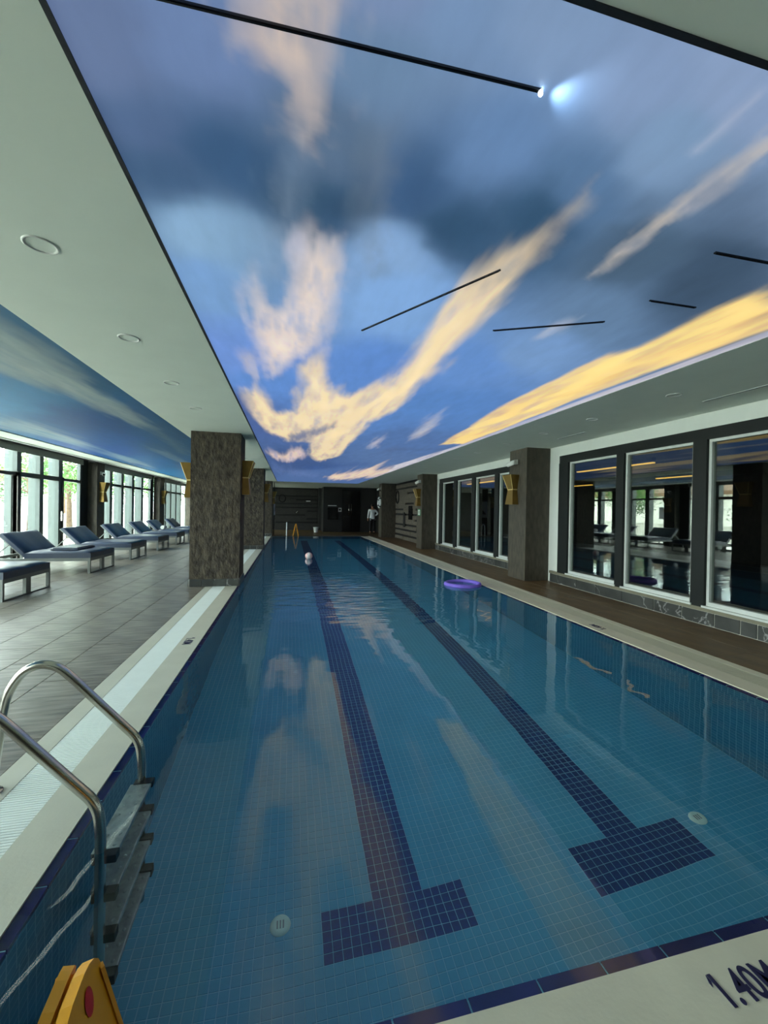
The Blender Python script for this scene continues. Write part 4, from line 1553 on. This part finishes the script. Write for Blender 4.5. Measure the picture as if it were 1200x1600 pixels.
# local: facing -y is the back towards the camera; standing with one hand on the hip
pe = empty('person', (4.66, 23.1, 0), R(185), 'person in a white long sleeved shirt and dark trousers standing by the end wall', 'person')
J = [(0, 0, .92, .125, .10), (0, 0, 1.08, .12, .09), (0, .01, 1.25, .15, .10), (0, .01, 1.38, .12, .08), (0, 0, 1.45, .055), (0, -.01, 1.53, .06),
     (0, -.015, 1.60, .085, .095), (0, -.01, 1.68, .07, .085),
     (-.18, .01, 1.36, .06), (-.33, .05, 1.17, .045), (-.20, -.08, 1.02, .035), (-.15, -.11, 1.00, .03),
     (.18, .01, 1.36, .06), (.235, .03, 1.10, .045), (.255, -.03, .86, .034), (.258, -.05, .80, .032),
     (-.09, 0, .86, .095), (-.10, -.01, .48, .062), (-.105, .03, .09, .042), (-.11, -.10, .04, .035),
     (.09, 0, .86, .095), (.11, -.01, .48, .062), (.12, .03, .09, .042), (.13, -.10, .04, .035)]
Eg = [(0, 1), (1, 2), (2, 3), (3, 4), (4, 5), (5, 6), (6, 7), (3, 8), (8, 9), (9, 10), (10, 11), (3, 12), (12, 13), (13, 14), (14, 15),
      (0, 16), (16, 17), (17, 18), (18, 19), (0, 20), (20, 21), (21, 22), (22, 23)]
for (pi_, bx_, by_, bz_, dv) in ((11, -.15, -.11, 1.00, (.045, -.05, -.02)), (15, .258, -.05, .80, (0, -.01, -.06))):
    for k in range(5):
        off = (k - 2) * .016
        i0 = len(J)
        if pi_ == 15:
            q0 = (bx_, by_ + off, bz_ - .03)
            q1 = (bx_ - .01, by_ + off * 1.2 - .01, bz_ - (.075 if k else .05))
        else:
            q0 = (bx_ + .02, by_ - .03, bz_ + off)
            q1 = (bx_ + .06, by_ - .045, bz_ + off * 1.2 - .01)
        J += [(*q0, .010), (*q1, .008)]
        Eg += [(pi_, i0), (i0, i0 + 1)]
link('body', skin_mesh('body', J, Eg), 'skin', pe)
JS = [(0, 0, .93, .165, .125), (0, 0, 1.08, .15, .115), (0, .01, 1.25, .175, .125), (0, .01, 1.375, .135, .095),
      (-.185, .01, 1.36, .078), (-.33, .05, 1.17, .060), (-.20, -.08, 1.03, .046), (.185, .01, 1.36, .078), (.235, .03, 1.10, .060), (.255, -.03, .87, .046), (0, 0, .82, .165, .125)]
link('shirt', skin_mesh('shirt', JS, [(0, 1), (1, 2), (2, 3), (3, 4), (4, 5), (5, 6), (3, 7), (7, 8), (8, 9), (0, 10)]), 'shirt', pe)
JT = [(0, 0, .88, .145, .115), (-.09, 0, .80, .115), (-.10, -.01, .48, .082), (-.105, .02, .10, .07), (.09, 0, .80, .115), (.11, -.01, .48, .082), (.12, .02, .10, .07)]
link('trousers', skin_mesh('trousers', JT, [(0, 1), (1, 2), (2, 3), (0, 4), (4, 5), (5, 6)]), 'trousers', pe)
for sx_, xx in ((-1, -.11), (1, .125)):
    link('shoe', skin_mesh('shoe', [(xx, .04, .05, .05), (xx, -.05, .045, .045), (xx, -.13, .035, .035)], [(0, 1), (1, 2)], 1), 'black', pe)
link('hair', skin_mesh('hair', [(0, .05, 1.55, .088, .07), (0, .03, 1.65, .108, .11), (0, -.015, 1.715, .08, .09)], [(0, 1), (1, 2)]), 'hair', pe)
nose = MB().add([(-.012, -.095, 1.595), (.012, -.095, 1.595), (0, -.125, 1.59), (0, -.1, 1.64)], [(0, 1, 2), (0, 2, 3), (1, 3, 2), (0, 3, 1)]).build('nose', 'skin', pe)
for s in (-1, 1):
    MB().lathe([(0, -.01), (.01, 0), (0, .01)], 8).build('eye', 'black', pe, (s * .035, -.10, 1.635))
    MB().lathe([(0, -.022), (.012, 0), (0, .022)], 8).build('ear', 'skin', pe, (s * .088, .0, 1.62))
MB().box(-.025, .025, -.108, -.098, 1.553, 1.561).build('mouth', 'red', pe)

# ------------------------------------------------------------------ outside
struct('ground', MB().box(-70, XW - .12, -40, 80, -.5, -.08), 'terrace')
gw = MB().box(-13.2, -13.0, -8, 60, -.08, .75).box(-13.25, -12.95, -8, 60, .75, .82).build('garden_wall', 'render_wall')
tag(gw, 'low white garden wall outside the bright windows', 'garden wall')


def house(loc, rz, w, d, h, label):
    e = empty('house', loc, rz, label, 'house')
    MB().box(0, w, 0, d, -.08, h).build('wall', 'render_wall', e)
    MB().box(-.6, w + .6, -.6, d + .6, h, h + .28).build('eaves', 'roof_brown', e)
    MB().prism([(-.6, h + .28), (w + .6, h + .28), (w / 2, h + 1.7)], -.6, d + .6, 'y').build('roof', 'roof_brown', e)
    for i in range(3):
        yy_ = d * (i + .5) / 3
        wn = MB().box(w - .02, w + .05, yy_ - .55, yy_ + .55, .9, 2.1).build('window', 'frame_white', e)
        MB().box(w + .05, w + .06, yy_ - .47, yy_ - .03, .98, 2.02).build('pane', 'lens', wn)
        MB().box(w + .05, w + .06, yy_ + .03, yy_ + .47, .98, 2.02).build('pane', 'lens', wn)
    return e


house((-30, 24, 0), 0, 8, 11, 3.0, 'pale rendered house with brown eaves beyond the terrace')
house((-31, 44, 0), 0, 8, 14, 3.4, 'second pale house farther along the garden')


def tree(loc, h, cr, nleaf, label, lm='leaf', ls=.16, zsq=.9):
    e = empty('garden_tree', loc, random.random() * 6, label, 'tree', 'trees in the garden')
    rr = random.Random(int(loc[0] * 100 + loc[1] * 10))
    mb = MB()
    mb.tube([(0, 0, -.1), (.05, .02, h * .3), (-.03, .05, h * .55), (0, 0, h * .85)], [.13, .10, .075, .02], 10)
    mb.build('trunk', 'bark', e)
    tips = []
    bb = MB()
    for k in range(9):
        an = k * 2.4 + rr.random()
        z0 = h * rr.uniform(.4, .75)
        L = cr * rr.uniform(.6, .95)
        tip = (L * math.cos(an), L * math.sin(an), z0 + cr * rr.uniform(.1, .5))
        bb.tube([(0, 0, z0), (tip[0] * .5, tip[1] * .5, z0 + (tip[2] - z0) * .4), tip], [.045, .03, .01], 6)
        tips.append(tip)
    bb.build('branches', 'bark', e)
    tips.append((0, 0, h * .9))
    tips.append((0, 0, h * .75))
    r2 = np.random.default_rng(int(loc[1] * 10))
    ctr = np.array(tips)[r2.integers(0, len(tips), nleaf)]
    pos = ctr + r2.normal(size=(nleaf, 3)) * cr * np.array([.27, .27, .22 * zsq])
    a1 = r2.normal(size=(nleaf, 3))
    a1 /= np.linalg.norm(a1, axis=1)[:, None]
    a2 = np.cross(a1, r2.normal(size=(nleaf, 3)))
    a2 /= np.linalg.norm(a2, axis=1)[:, None]
    sz = ls * r2.uniform(.6, 1.2, nleaf)[:, None]
    v = np.stack([pos - a1 * sz * .5, pos + a2 * sz * .28, pos + a1 * sz * .5, pos - a2 * sz * .28], 1).reshape(-1, 3)
    me = bpy.data.meshes.new('foliage')
    me.from_pydata(v.tolist(), [], (np.arange(nleaf * 4).reshape(-1, 4)).tolist())
    f = link('foliage', me, lm, e)
    f['kind'] = 'stuff'
    return e


tree((-9.4, 20.4, 0), 4.6, 1.4, 2600, 'leafy green tree behind the first window bay, beside the dark wall column')
tree((-12.6, 23.6, 0), 4.4, 1.2, 420, 'thin sparsely leaved tree behind the glazed door', ls=.2)
tree((-9.6, 27.4, 0), 4.6, 1.5, 2600, 'leafy green tree behind the second window bay')
tree((-11.4, 33.0, 0), 4.2, 1.4, 1600, 'paler small tree farther along the second window bay')
tree((-14.5, 25.5, 0), 3.2, 1.3, 1800, 'dark clipped conifer by the pale house', 'leaf2', .14)
tree((-16, 34.0, 0), 5.2, 2.0, 2200, 'broad tree between the two pale houses')
tree((-10.4, 42.0, 0), 4.6, 1.6, 1800, 'tree behind the third window bay')
tree((-12.5, 16.0, 0), 2.0, .8, 700, 'small garden shrub tree near the glazed door', 'leaf2', .12)
